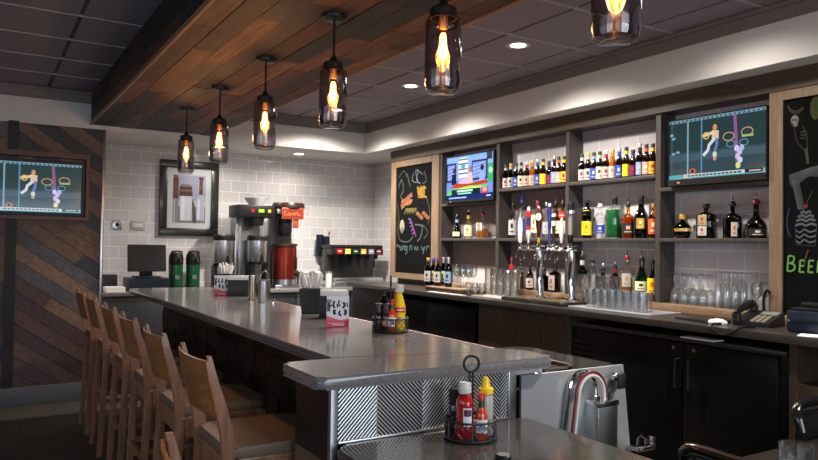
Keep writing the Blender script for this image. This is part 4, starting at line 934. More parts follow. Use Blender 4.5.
led('clear whisky bottle with white label, part full of amber, behind the short tumblers', 627.5, 249.5, 'liquor', .050, G_CLEAR, labels=[(.30, .62, PAPER, 1.3, GOLD)], pour=True, cap=DKRED, liquid=(LIQ_AMB, .5))
led('green whiskey bottle with cream label behind the short tumblers', 642, 251, 'tallneck', .050, G_GREEN, labels=[(.24, .46, CREAM, 2.0, GREEN)], pour=True)
led('green bottle with yellow label against the shelf post', 653, 254, 'tallneck', .036, G_GREEN, labels=[(.18, .58, YELLOW, 2.4, ORANGE)], pour=True)
# wine bottles on a low wooden riser
ri = thing('wooden_riser', 'low brown wooden riser under the wine bottles', 'riser', (3.70, 5.22, BT))
P(MB().box(3.565, 3.84, 4.955, 5.50, BT+.0005, 1.106), 'box', LAM_B, ri); P(MB().box(3.56, 3.845, 4.95, 5.505, 1.1065, 1.118, .003), 'top_board', OAK_H, ri)
for k, (u, vt_, lm, x, d) in enumerate(((428.3, 258, PAPER, 3.66, 'leftmost wine bottle on the riser, white-labelled'), (433.6, 258, CREAM, 3.73, 'wine bottle with cream label second from left on the riser'),
        (438.2, 258.5, PAPER, 3.66, 'wine bottle with large white label in the middle of the riser'), (443.6, 257.5, LGREEN, 3.755, 'wine bottle with silver neck and dull green label on the riser'), (448.6, 257.5, LBLUE, 3.66, 'rightmost wine bottle on the riser, with silver neck and pale blue label'))):
    p = atX(u, vt_, x)
    bottle('dark '+d, 'wine bottle', (x, p.y, 1.1185), p.z-1.1185, .036, 'wine', G_DARK, [(.14, .52, lm, 2.0, BLACK)], cap=STEEL if k > 2 else (DKRED if k == 2 else BLUE if k == 1 else GOLD), neck=(STEEL if k > 2 else BLACK, .80, .97), group='wine bottles on the riser', name='wine_bottle')

PAPER = WPAPER
# ------------------------------------------------------------------ glassware
def glassware(name, prof, mat_, label, group, cat='glass', seg=18):
    return tag(MB().lathe(prof, n=seg).build(name, mat_, ang=60), label, cat, group)
def cup(r0, r1, h, w=.003, base=.012): return [(0, 0), (r0*.94, 0), (r0, .003), (r1, h), (r1-w*.5, h+.001), (r1-w, h), (r0-w, base), (0, base*.8)]
def fluted(r0, r1, h): return [(0, 0), (r0, 0), (r0*1.02, .004), (r0*.94, .03), (r0*1.0, .06), (r1*.98, h*.7), (r1, h), (r1-.003, h), (r1*.95-.003, h*.7), (r0-.004, .06), (r0*.9-.003, .022), (0, .018)]
def repeat(proto, pts, labels):
    for k, p in enumerate(pts):
        o = proto if k == 0 else proto.copy()
        if k: COL.objects.link(o)
        o.location = p; o['label'] = labels(k)
mt = MB().prism(rpoly(rect(3.60, 3.945, 2.98, 3.69), .02), BT+.0005, 1.080, 'xy', .002, 1).build('bar_mat', plain('translucent_mat', srgb(138, 140, 146), .25))
tag(mt, 'grey plastic drip mat under the rows of short tumblers', 'bar mat')
mt = MB().prism(rpoly(rect(3.84, 3.945, 3.70, 3.93), .01), BT+.0005, 1.080, 'xy', .002, 1).build('bar_mat', plain('translucent_mat', srgb(138, 140, 146), .25)); tag(mt, 'narrow grey mat strip under the tall glasses right of the tap towers', 'bar mat')
mt = MB().prism(rpoly(rect(3.57, 3.945, 4.40, 4.815), .02), BT+.0005, 1.078, 'xy', .002, 1).build('bar_mat', plain('pale_mat', srgb(140, 134, 130), .5)); tag(mt, 'pale bar mat under the tall glasses left of the taps', 'bar mat')
mt = MB().prism(rpoly(rect(3.488, 3.555, 4.83, 5.38), .01), BT+.0005, 1.076, 'xy').build('bar_mat', plain('towel_cloth', srgb(150, 148, 146), .9)); tag(mt, 'white towel strip along the worktop edge in front of the wooden riser', 'towel')
ordn = ['first', 'second', 'third', 'fourth', 'fifth', 'sixth', 'seventh', 'eighth', 'ninth', 'tenth']
sh = glassware('short_tumbler', fluted(.032, .037, .128), G_TUMB, '', 'short tumblers on the drip mat')
pts = [(3.70, 3.56-.066*k, 1.0805) for k in range(8)]+[(3.785, 3.53-.066*k, 1.0805) for k in range(7)]
repeat(sh, pts, lambda k: 'short clear tumbler, %s from the left in the %s row on the drip mat' % (ordn[k % 8], 'front' if k < 8 else 'rear'))
hgh = cup(.030, .036, .215)
tl = glassware('tall_glass', hgh, G_TUMB, '', 'tall glasses behind the tumblers')
repeat(tl, [(3.88, atX(u, 290, 3.88).y, 1.0805) for u in (579.5, 586, 593, 600, 607.5, 615.5)], lambda k: 'tall clear glass, %s from the left in the row behind the short tumblers' % ordn[k])
tl2 = glassware('tall_glass', cup(.031, .037, .225), G_TUMB, '', 'tall glasses left of the taps')
repeat(tl2, [(3.80, atX(u, 290, 3.80).y, 1.0785) for u in (488.5, 494, 500.5, 508, 515)]+[(3.892, atX(u, 290, 3.892).y, 1.0785) for u in (495, 502, 509, 516)], lambda k: 'tall clear glass, %s from the left in the %s row left of the beer taps' % (ordn[k] if k < 5 else ordn[k-5], 'front' if k < 5 else 'back'))
sg = [(0, 0), (.026, 0), (.027, .003), (.007, .007), (.006, .03), (.012, .036), (.027, .06), (.029, .085), (.024, .115), (.022, .115), (.027, .085), (.025, .062), (.010, .04), (0, .038)]
ts = glassware('tasting_glass', sg, G_TUMB, '', 'small stemmed glasses')
repeat(ts, [(3.60, atX(u, 290, 3.60).y, BT+.001) for u in (468.5, 475, 482)], lambda k: 'small stemmed tasting glass, %s from the left in front of the wine bottle riser end' % ordn[k])
wg = [(0, 0), (.034, 0), (.035, .002), (.006, .008), (.0045, .05), (.0045, .085), (.014, .095), (.034, .118), (.040, .145), (.037, .18), (.031, .205), (.0295, .205), (.035, .18), (.038, .146), (.032, .12), (.012, .099), (0, .097)]
w1 = glassware('wine_glass', wg, G_CLEAR, '', 'wine glasses on the riser')
repeat(w1, [(3.72, atX(u, 280, 3.72).y, 1.1185) for u in (457.5, 463, 469)]+[(3.80, atX(u, 280, 3.80).y, 1.1185) for u in (460.5, 467, 473)], lambda k: 'stemmed wine glass, %s from the left in the %s row beside the wine bottles' % (ordn[k % 3], 'front' if k < 3 else 'back'))
inv = [(r*.82, .205-z) for r, z in wg][::-1]
w2 = glassware('upturned_wine_glass', inv, G_TUMB, '', 'upside-down wine glasses')
repeat(w2, [(4.0, atX(u, 290, 4.0).y, zl) for u in (674.5, 684, 693.5, 703)]+[(4.068, atX(u, 290, 4.068).y, zl) for u in (681, 690.5, 700, 709.5)], lambda k: 'upside-down wine glass, %s from the left in the %s row below the larger television' % (ordn[k % 4], 'front' if k < 4 else 'back'))
fl = [(0, .232), (.030, .232), (.031, .229), (.006, .222), (.0045, .19), (.008, .175), (.022, .14), (.0255, .09), (.025, .0), (.0235, .0), (.024, .09), (.020, .14), (.006, .172), (0, .172)]
f2 = glassware('upturned_flute', fl[::-1], G_TUMB, '', 'upside-down champagne flutes')
repeat(f2, [(3.995, atX(u, 290, 3.995).y, zl) for u in (718, 726.5, 735, 743.5)]+[(4.062, atX(u, 290, 4.062).y, zl) for u in (723.5, 731.5, 740, 748.5)], lambda k: 'upside-down champagne flute, %s from the left in the %s row below the larger television' % (ordn[k % 4], 'front' if k < 4 else 'back'))
g3 = glassware('footed_glass', [(r*.85, z*.86) for r, z in wg], G_CLEAR, '', 'footed glasses by the oak post')
repeat(g3, [(3.998, atX(757, 290, 3.998).y, zl), (4.075, atX(764.5, 290, 4.075).y, zl)], lambda k: ['upright footed glass right of the champagne flutes', 'upright footed glass tucked against the oak post'][k])

# ------------------------------------------------------------------ beer taps
dt = thing('drip_tray', 'black drip tray under the beer tap towers', 'drip tray', (3.72, 4.2, BT))
P(MB().prism(rpoly(rect(3.56, 3.94, 4.05, 4.395), .02), BT+.0005, 1.098, 'xy', .003, 1), 'tray', BLACK, dt)
gr = MB()
for k in range(16): gr.box(3.59+.021*k, 3.60+.021*k, 4.075, 4.375, 1.0985, 1.101)
P(gr, 'grille', plain('brass_grille', (.5, .38, .2), .3, .9), dt)
mt = MB().prism(rpoly(rect(3.56, 3.83, 3.70, 4.045), .02), BT+.0005, 1.098, 'xy', .003, 1)
d2 = thing('drip_tray', 'black drip tray under the right tap tower', 'drip tray', (3.72, 3.87, BT)); dt['label'] = 'black drip tray under the left tap tower'
P(mt, 'tray', BLACK, d2); gr = MB()
for k in range(11): gr.box(3.59+.021*k, 3.60+.021*k, 3.73, 4.02, 1.0985, 1.101)
P(gr, 'grille', plain('brass_grille', (.5, .38, .2), .3, .9), d2)
def tower(label, uc, us, handles, zbase):
    yc = atX(uc, 250, 3.74).y; ys = [atX(u, 247, 3.70).y for u in us]; zb = 1.49
    t = thing('tap_tower', label, 'beer tap tower', (3.76, yc, zbase))
    P(MB().lathe([(0, 0), (.055, 0), (.055, .006), (.03, .016), (.024, .02)], (3.76, yc, zbase), 20), 'base_flange', CHROME, t)
    P(MB().tube(sw([(3.76, yc, zbase+.015), (3.76, yc+.012, zbase+.10), (3.755, yc+.020, zbase+.18), (3.745, yc-.004, zbase+.29), (3.74, yc, zb)], 6), .0245, 14), 'column', CHROME, t)
    P(MB().tube([(3.74, min(ys)-.035, zb), (3.74, max(ys)+.035, zb)], .024, 14), 'manifold', plain('dark_chrome', (.3, .3, .31), .15, 1.), t)
    for y in ys:
        f = MB(); f.tube([(3.725, y, zb), (3.69, y, zb), (3.672, y, zb-.012), (3.655, y, zb-.055), (3.652, y, zb-.085)], [.011, .011, .011, .0095, .0085], 10); f.lathe([(.016, zb-.004), (.016, zb+.018), (.008, zb+.03), (.008, zb+.043)], (3.69, y, 0), 12)
        P(f, 'faucet', CHROME, t)
    for y, (h, fn) in zip(ys, handles): fn(t, (3.69, y, zb+.04), h)
    return t
def hh(prof, m, sx=1., sy=1.): return lambda p, par, nm: P(MB().lathe(prof, p, 14, sx, sy), nm, m, par)
def stack(*parts):
    def fn(t, p, h):
        first = None
        for nm, m, prof in parts:
            pr_ = [(r, z*h) for r, z in prof]
            if first is None: first = P(MB().lathe(pr_, p, 16), 'tap_handle', m, t); first['label'] = nm
            else: P(MB().lathe(pr_, p, 16), nm, m, first)
    return fn
def oval_tap(t, p, h):
    a = P(MB().lathe([(0, .0), (.008, 0), (.009, .1*h), (.016, .18*h), (.027, .5*h), (.034, .72*h), (.028, .92*h), (.010, h), (0, h)], p, 18, .8, 1.), 'tap_handle', plain('dark_brown_handle', srgb(60, 24, 20), .25, coat=.5), t)
    P(MB().lathe([(0, 0), (.019, 0), (.022, .004), (.019, .006), (0, .006)], (p[0]-.019, p[1]-.016, p[2]+.70*h), 18, 1.35, 1., M=Matrix.Rotation(math.radians(40), 3, 'Z') @ Matrix.Rotation(-PI/2, 3, 'Y')), 'badge', CREAM, a)
    P(MB().lathe([(0, 0), (.008, 0), (.0095, .001), (0, .001)], (p[0]-.0240, p[1]-.0202, p[2]+.70*h), 12, 1.3, 1., M=Matrix.Rotation(math.radians(40), 3, 'Z') @ Matrix.Rotation(-PI/2, 3, 'Y')), 'badge_print', LBLUE, a)
    P(MB().lathe([(.0105, 0), (.0115, .02), (.0105, .04)], p, 14), 'ferrule', GOLD, a)
def disc_tap(t, p, h):
    a = P(MB().lathe([(0, 0), (.009, 0), (.013, .1*h), (.0175, .3*h), (.015, .5*h), (.009, .66*h), (.009, .8*h), (0, .8*h)], p, 16), 'tap_handle', WHITEPL, t)
    b = P(MB().lathe([(0, -.006), (.024, -.006), (.026, 0), (.024, .006), (0, .006)], (p[0]-.002, p[1], p[2]+.86*h), 22, M=Matrix.Rotation(math.radians(40), 3, 'Z') @ Matrix.Rotation(PI/2, 3, 'Y')), 'red_disc', plain('orange_red_disc', srgb(214, 50, 26), .3), a)
    P(MB().obox((p[0]-.0072, p[1]-.0043, p[2]+.858*h), (.001, .03, .006), Matrix.Rotation(math.radians(40), 3, 'Z')), 'disc_print', PAPER, a)
wh = stack(('white tap handle', WHITEPL, [(0, 0), (.013, 0), (.019, .2), (.020, .45), (.016, .62), (.008, .70), (.008, .74), (0, .74)]), ('silver_top', STEEL, [(.0, .741), (.010, .741), (.008, .86), (.012, .93), (.014, .97), (0, 1.)]))
rb = stack(('tap handle banded red, blue and white', WHITEPL, [(0, 0), (.007, 0), (.009, .1), (.018, .2), (.019, .34), (.0, .36)]), ('red_band', RED, [(0, .361), (.017, .361), (.015, .46), (0, .46)]), ('blue_band', plain('navy', srgb(36, 34, 92), .3), [(0, .461), (.013, .461), (.016, .7), (0, .7)]),
           ('red_collar', RED, [(0, .701), (.017, .701), (.021, .80), (.014, .88), (0, .88)]), ('white_tip', WHITEPL, [(0, .881), (.011, .881), (.010, 1.), (0, 1.)]))
bl = stack(('dark blue tap handle with white tip', plain('deep_blue', srgb(30, 34, 112), .25, coat=.5), [(0, 0), (.010, 0), (.010, .3), (.014, .42), (.016, .8), (.013, .92), (0, .92)]), ('white_tip', WHITEPL, [(0, .921), (.010, .921), (.012, .96), (.008, 1.), (0, 1.)]))
dk = stack(('dark brown tap handle with white bands', plain('dark_tap', srgb(34, 22, 22), .3), [(0, 0), (.010, 0), (.012, .35), (.017, .6), (.017, .9), (.010, 1.), (0, 1.)]), ('white_band', WHITEPL, [(.0172, .55), (.0178, .62), (.0178, .68), (.0174, .70)]), ('white_band', WHITEPL, [(.0174, .84), (.0178, .88), (.0150, .94)]))
cy = stack(('black and clear cylindrical tap handle with chrome collar', BLKPL, [(0, 0), (.016, 0), (.022, .06), (.022, .14), (0, .14)]), ('clear_tube', plain('grey_acrylic', srgb(120, 118, 112), .1, coat=.5), [(0, .141), (.016, .141), (.016, .72), (0, .72)]), ('dark_sleeve', BLKPL, [(.0165, .141), (.023, .141), (.023, .2), (.0165, .2)]),
           ('chrome_collar', CHROME, [(0, .721), (.027, .721), (.027, .80), (0, .80)]), ('black_top', BLKPL, [(0, .801), (.025, .801), (.026, .97), (.022, 1.), (0, 1.)]))
tower('left chrome beer tap tower with white, striped and oval-badged handles', 539.5, (521, 529.3, 539.6), [(.28, wh), (.285, rb), (.285, oval_tap)], 1.1015)
tower('right chrome beer tap tower with blue, dark, red-disc and black handles', 571, (550.3, 554.6, 562.5, 571.3), [(.30, bl), (.235, dk), (.24, disc_tap), (.30, cy)], 1.1015)

# ------------------------------------------------------------------ worktop at right
ph = thing('desk_phone', 'black desk phone with its handset, keypad and display on the worktop', 'telephone', (3.80, 2.37, BT+.0005), math.radians(8))
pb_ = MB().prism([(-.10, 0), (.11, 0), (.11, .075), (-.10, .022)], -.105, .10, 'xz', .005, 2); pb_.build('phone_base', BLKPL, ph)
def slope(y0, y1, x0, x1, m, nm, dz=.0015):
    q = MB(); zf = lambda x: .022+(x+.10)*.2524
    q.hexa([(x0, y0, zf(x0)+.0003), (x1, y0, zf(x1)+.0003), (x1, y1, zf(x1)+.0003), (x0, y1, zf(x0)+.0003), (x0, y0, zf(x0)+dz), (x1, y0, zf(x1)+dz), (x1, y1, zf(x1)+dz), (x0, y1, zf(x0)+dz)]); q.build(nm, m, ph)
slope(-.085, .01, .045, .10, plain('lcd_grey', srgb(112, 120, 112), .2), 'display')
for i in range(4):
    for j in range(3): slope(-.075+.03*j, -.053+.03*j, -.085+.028*i, -.066+.028*i, plain('key_grey', srgb(120, 112, 96), .4), 'key', .005)
hs = MB(); hs.tube(sw([(-.115, .07, .06), (-.08, .07, .085), (.0, .07, .105), (.07, .07, .115), (.11, .07, .105)], 5), .017, 10, flat=1.35); hs.tube([(-.105, .07, .028), (-.11, .07, .068)], [.027, .024], 14); hs.tube([(.10, .07, .079), (.105, .07, .108)], [.027, .024], 14)
hs.build('handset', BLKPL, ph)
cp = [(3.50+.05*math.cos(a)*0+.0, 0, 0) for a in ()]
tag(MB().tube(sw([(3.66, 2.46, 1.078), (3.58, 2.47, 1.078), (3.50, 2.45, 1.080), (3.462, 2.42, 1.062), (3.458, 2.37, 1.035), (3.462, 2.31, 1.05), (3.50, 2.28, 1.080), (3.60, 2.285, 1.079), (3.66, 2.30, 1.078)], 7), .0065, 8).build('phone_cord', RUBBER), 'black phone cord looping over the worktop edge below the phone', 'cord')
pr = thing('receipt_printer', 'dark blue-black receipt printer at the right end of the worktop', 'printer', (3.76, 2.03, BT+.0005), math.radians(6))
MB().box(-.10, .12, -.135, .10, 0, .115, .012).build('printer_body', NAVYPL, pr); MB().box(-.085, .11, -.115, .085, .1155, .128, .005).build('lid', BLKPL, pr)
MB().box(-.1035, -.1005, -.09, .06, .055, .065).build('paper_slot', RUBBER, pr); MB().lathe([(0, 0), (.006, 0), (.006, .003), (0, .003)], (-.1005, .085, .06), 10, M=Matrix.Rotation(-PI/2, 3, 'Y')).build('button', STEEL, pr)
tag(MB().box(-.05, .05, -.07, .07, 0, .024, .006).build('card_terminal', BLKPL, None, (3.80, 2.03, BT+.1292)), 'black card terminal lying on top of the receipt printer', 'card terminal')
fo = thing('black_folder', 'flat black bill folder on the worktop left of the phone', 'folder', (3.70, 2.66, BT+.0005), math.radians(-12))
MB().box(-.09, .10, -.13, .13, 0, .006, .002).build('back_cover', BLACK, fo); MB().box(-.09, .10, -.13, .13, .0065, .014, .003).build('front_cover', BLKPL, fo)
mo = thing('computer_mouse', 'white computer mouse beside the black folder', 'mouse', (3.62, 2.50, BT+.0005), math.radians(20))
MB().lathe([(0, 0), (.9, 0), (1, .25), (.92, .6), (.6, .9), (0, 1.)], n=20, sx=.033, sy=.055, M=Matrix.Diagonal((1, 1, .034))).build('shell', WHITEPL, mo)
MB().box(-.003, .003, .015, .035, .031, .0365, .001).build('wheel', RUBBER, mo)
tag(MB().box(-.06, .06, -.08, .08, 0, .002).build('receipt_paper', PAPER, None, (3.60, 1.93, BT+.0005), math.radians(20)), 'white slip of paper on the worktop in front of the printer', 'paper')
tag(MB().tube(sw([(3.945, 2.42, 1.135), (3.945, 2.425, 1.19), (3.945, 2.415, 1.25), (3.945, 2.40, 1.262), (3.945, 2.385, 1.25)], 5), .008, 8).build('cable', RUBBER), 'short black cable hooked on the oak post beside the glasses', 'cable')

# ------------------------------------------------------------------ tiled wall and its counter
bc = thing('wall_counter', 'dark counter with base cabinets along the white tiled wall', 'counter', (2.7, 7.8, 0)); ZW = .98
P(MB().box(1.003, XR-.002, 7.42, YT-.001, ZW-.04, ZW, .006), 'countertop', QUARTZ, bc)
P(MB().box(1.003, XR-.002, 7.47, YT-.001, 0, ZW-.0405), 'cabinet_body', plain('blue_grey_cabinet', srgb(36, 37, 43), .45), bc)
for k in range(5): P(MB().box(1.01+.69*k, 1.69+.69*k, 7.45, 7.4695, .08, ZW-.05, .003), 'door', plain('blue_grey_cabinet', srgb(36, 37, 43), .45), bc)
ZW += .0005
ps = thing('pos_terminal', 'black point-of-sale touch screen on its stand, left on the tiled wall counter', 'monitor', (1.50, 7.72, ZW))
MB().prism(rpoly(rect(-.20, .20, -.20, .20), .01), -.0, .1295, 'xy', .004, 1).build('cash_drawer', NAVYPL, ps)
MB().box(-.13, .13, -.10, .12, .130, .148, .006).build('stand_base', BLKPL, ps); MB().box(-.065, .065, .02, .07, .1485, .26, .008).build('stand_neck', NAVYPL, ps)
M_ = Matrix.Rotation(math.radians(-10), 3, 'X')
MB().obox((0, 0, .335), (.385, .035, .285), M_, .006).build('screen_casing', BLKPL, ps); MB().obox((0, -.0185, .3385), (.345, .003, .24), M_).build('screen', plain('dark_screen', (.016, .016, .017), .22), ps)
tag(MB().box(-.085, .085, -.07, .07, 0, .165, .008).build('receipt_printer', BLKPL, None, (1.125, 7.75, ZW)), 'small black receipt printer next to the steel wall corner', 'printer')
tag(MB().box(-.09, .09, -.10, .10, 0, .05).build('paper_stack', PAPER, None, (1.16, 7.55, ZW)), 'flat stack of white papers by the small black printer', 'papers')
def airpot(x, y, label):
    t = thing('airpot', label, 'airpot', (x, y, ZW), group='green airpots'); t.scale = (1.1, 1.1, 1.17)
    MB().lathe([(0, 0), (.066, 0), (.068, .01), (.068, .225), (0, .225)], n=24).build('body', GREEN, t)
    MB().lathe([(0, 0), (.069, 0), (.069, .028), (.0685, .028)], n=24).build('foot_band', BLKPL, t)
    MB().lathe([(.068, .2255), (.07, .23), (.07, .29), (.06, .325), (.04, .34), (0, .34)], n=24).build('lid', BLKPL, t)
    MB().tube([(0, -.06, .27), (.02, -.10, .27), (.02, -.115, .245)], .012, 8).build('spout', BLKPL, t)
    MB().box(-.02, .02, -.071, -.069, .09, .13).build('badge', STEEL, t); MB().tube([(-.052, -.02, .32), (-.052, -.03, .345), (0, -.02, .352), (.052, -.03, .345), (.052, -.02, .32)], .007, 6).build('handle', BLKPL, t)
airpot(1.822, 7.82, 'green airpot with black lid, left one beside the point-of-sale screen'); airpot(2.005, 7.82, 'green airpot with black lid, right one nearer the coffee brewer')
def server(x, y, label, zsc=1.1):
    t = thing('coffee_server', label, 'coffee server', (x, y, ZW), group='steel coffee servers'); t.scale = (1.13, 1.13, zsc)
    MB().box(-.10, .10, -.10, .10, 0, .03, .006).build('base', BLKPL, t)
    for sx_ in (-1, 1): MB().box(sx_*.085-.012, sx_*.085+.012, -.03, .09, .0305, .2295).build('leg', BLKPL, t)
    MB().lathe([(0, .23), (.095, .23), (.1, .24), (.1, .485), (0, .485)], n=26).build('body', STEEL, t)
    MB().lathe([(0, .4855), (.106, .4855), (.106, .53), (.09, .545), (0, .545)], n=26).build('lid', BLKPL, t)
    MB().lathe([(.101, .225), (.104, .23), (.104, .255), (.1005, .255)], n=26).build('lower_band', BLKPL, t)
    f = MB(); f.tube([(0, -.095, .275), (0, -.14, .275)], .011, 8); f.tube([(0, -.132, .24), (0, -.132, .30)], .012, 8); f.box(-.008, .008, -.145, -.12, .30, .335, .003); f.build('tap', BLKPL, t)
    MB().tube([(.03, -.104, .28), (.03, -.104, .46)], .005, 6).build('sight_gauge', CHROME, t)
server(2.312, 7.70, 'steel coffee server standing alone, left of the brewer')
cb_ = thing('coffee_brewer', 'black and steel coffee brewer with lit buttons against the tiled wall', 'coffee brewer', (2.68, 7.80, ZW)); cb_.scale = (1, 1, 1.075)
MB().box(-.215, .215, -.17, .20, 0, .035, .005).build('base', BLKPL, cb_); MB().box(-.215, .10, .07, .20, .0355, .7445, .006).build('tower', STEEL, cb_)
MB().box(-.215, -.17, .0, .0695, .0355, .7445, .004).build('side_strip', STEEL, cb_)
hd = MB().box(-.235, .19, -.17, .20, .745, .875, .010).build('head', BLKPL, cb_)
for x, c_ in ((-.07, emis('red_button', (1., .05, .03), 1.)), (.03, emis('display_glow', (.6, 1., .05), 1.6)), (.125, emis('amber_button', (1., .6, .04), 1.6))): MB().box(x-.018 if x != .03 else x-.032, x+.018 if x != .03 else x+.032, -.1735, -.1705, .80, .832).build('button', c_, hd)
MB().box(-.12, -.02, .066, .0695, .50, .60).build('notice', PAPER, cb_); MB().lathe([(.085, .66), (.10, .744), (0, .744)], (0, -.06, 0), 20).build('brew_funnel', BLKPL, cb_)
s2 = server(2.63, 7.685+.0, 'steel coffee server under the coffee brewer') if False else None
def server_at(x, y, z, label):
    server(x, y, label)
ZWs = ZW; ZW = ZWs+.0386; server(2.69, 7.67, 'steel coffee server standing under the brewer head', 1.03); ZW = ZWs
cf = MB().lathe([(.075, 0), (.135, .085), (.131, .086), (.07, .004), (0, .003), (0, 0)], n=40).build('coffee_filter_stack', PAPER, None, (2.69, 7.76, ZW+.8755*1.075)); tag(cf, 'stack of white paper coffee filters on top of the brewer', 'coffee filters')
tb = thing('tea_brewer', 'tea brewer with black lid, orange front sign and red copper urn', 'tea brewer', (3.05, 7.78, ZW)); tb.scale = (1, 1, 1.065)
MB().box(-.16, .14, -.16, .19, 0, .03, .005).build('base', STEEL, tb); MB().box(-.14, .12, .08, .19, .0305, .7995, .006).build('column', plain('grey_casing', srgb(104, 102, 108), .4, .4), tb)
MB().box(-.14, .12, -.12, .19, .80, .855, .006).build('head', STEEL, tb)
MB().lathe([(0, .8555), (.178, .8555), (.19, .87), (.19, .90), (.178, .925), (0, .93)], (.03, -.03, 0), 30).build('lid', plain('dark_brown_lid', srgb(40, 26, 24), .35), tb)
sg_ = MB().box(-.115, .155, -.20, -.19, .745, .868, .003).build('sign', plain('copper_orange', srgb(140, 64, 36), .4), tb)
MB().box(-.10, .14, -.2025, -.2005, .762, .852).build('sign_face', plain('sign_red', srgb(120, 36, 22), .4), sg_)
dd = Draw((-.10, -.2025, .762), (1, 0, 0), (0, 0, 1), (0, -1, 0)); cc = srgb(196, 96, 50)
for pts in ([(.045, .065), (.02, .06), (.018, .03), (.045, .022)], [(.055, .025), (.065, .05), (.08, .045), (.075, .025), (.058, .025)], [(.09, .048), (.10, .022), (.11, .045)], [(.12, .03), (.14, .045), (.13, .052), (.12, .035), (.14, .022)], [(.15, .025), (.155, .05), (.17, .05), (.172, .025)], [(.18, .068), (.185, .025), (.21, .03), (.205, .05)]): dd.line(sw(pts), .008, cc)
dd.build('sign_script', PAINTED, sg_)
MB().lathe([(.06, .56), (.085, .60), (.09, .7445), (0, .7445), (0, .56)], (-.03, -.07, 0), 20).build('brew_basket', BLKPL, tb)
MB().box(.03, .10, -.185, -.17, .65, .7445, .004).build('bracket', plain('copper_orange', srgb(140, 64, 36), .4), tb)
ur = MB().lathe([(0, .09), (.132, .09), (.14, .10), (.142, .28), (.136, .42), (.13, .45), (0, .45)], (-.01, -.045, 0), 30).build('urn', COPPER, tb)
MB().lathe([(0, .4505), (.146, .4505), (.146, .475), (.07, .487), (0, .487)], (-.01, -.045, 0), 30).build('urn_lid', plain('dark_brown_lid', srgb(40, 26, 24), .35), ur)
MB().lathe([(0, .0305), (.138, .0305), (.138, .0895), (0, .0895)], (-.01, -.045, 0), 30).build('urn_base', STEEL, ur)
f = MB(); f.tube([(.07, -.16, .15), (.085, -.205, .15)], .012, 8); f.tube([(.085, -.205, .12), (.085, -.205, .19)], .011, 8); f.box(.07, .095, -.178, -.155, .20, .33, .004); f.build('urn_tap', BLKPL, ur)
so = thing('soda_dispenser', 'soda fountain dispenser with six coloured flavour badges against the tiled wall', 'soda dispenser', (3.96, 7.84, ZW+.0605))
tag(MB().box(3.62, 4.31, 7.60, 8.03, ZW, ZW+.06, .006).build('equipment_stand', STEEL), 'low steel stand under the soda dispenser', 'stand')
MB().box(-.32, .33, .02, .19, .0, .40, .01).build('back_body', plain('dark_steel', (.05, .05, .05), .35, .8), so); 
MB().box(-.33, .35, -.19, .19, .4005, .445, .012).build('top_cap', BLKPL, so); hd = MB().box(-.33, .35, -.20, .018, .322, .400, .010).build('valve_head', BLKPL, so)
MB().box(-.33, .34, -.23, .018, 0, .045, .008).build('drip_tray', STEEL, so)
for k, c_ in enumerate((RED, YELLOW, GREEN, plain('gold_badge', srgb(220, 170, 40), .4), plain('lavender_badge', srgb(150, 144, 170), .4), DKRED)):
    x = -.255+.108*k
    b_ = MB().box(x-.036, x+.036, -.2045, -.2005, .335, .405-.008).build('flavour_badge', c_, hd); MB().box(x-.022, x+.022, -.2058, -.2046, .345 if k in (1, 3) else .362, .368 if k in (1, 3) else .374).build('badge_print', PAPER, b_)
    MB().lathe([(.018, .27), (.024, .3215), (0, .3215)], (x, -.13, 0), 12).build('nozzle', BLKPL, so); MB().box(x-.012, x+.012, -.085, -.078, .16, .3215).build('lever', BLKPL, so)
cs_ = thing('cup_dispenser', 'black cup dispenser tubes fixed to the tiled wall left of the soda fountain', 'cup dispenser', (3.70, YT-.09, 1.34))
MB().box(-.09, .09, .06, .0895, .02, .20, .004).build('wall_plate', STEEL, cs_)
for x, h in ((-.045, .27), (.04, .25)): MB().lathe([(.028, 0), (.042, .02), (.046, h), (.04, h), (.02, .004), (.028, 0)], (x, 0, 0), 20).build('cup_tube', NAVYPL, cs_)
MB().tube([(.075, 0, .26), (.08, -.01, .31)], .008, 6).build('prong', BLKPL, cs_)
wcan = thing('white_canister', 'white straw canister under the black cup dispenser', 'canister', (3.575, 7.66, ZW)); wcan.scale = (.62, .62, 1); MB().lathe([(0, 0), (.06, 0), (.062, .16), (.05, .165), (0, .165)], n=20).build('body', WHITEPL, wcan); MB().lathe([(0, .1655), (.064, .1655), (.064, .185), (0, .19)], n=20).build('lid', STEEL, wcan)
for k in range(4):
    t = thing('steel_canister', 'steel canister, %s from the left beside the tea brewer' % ordn[k], 'canister', (3.26+.078*k, 7.80, ZW), group='steel canisters beside the tea brewer'); t.scale.z = 1.3
    MB().lathe([(0, 0), (.037, 0), (.038, .12), (0, .12)], n=16).build('body', STEEL, t); MB().lathe([(0, .1205), (.039, .1205), (.039, .132), (.03, .137), (0, .137)], n=16).build('lid', WHITEPL if k % 2 else STEEL, t)
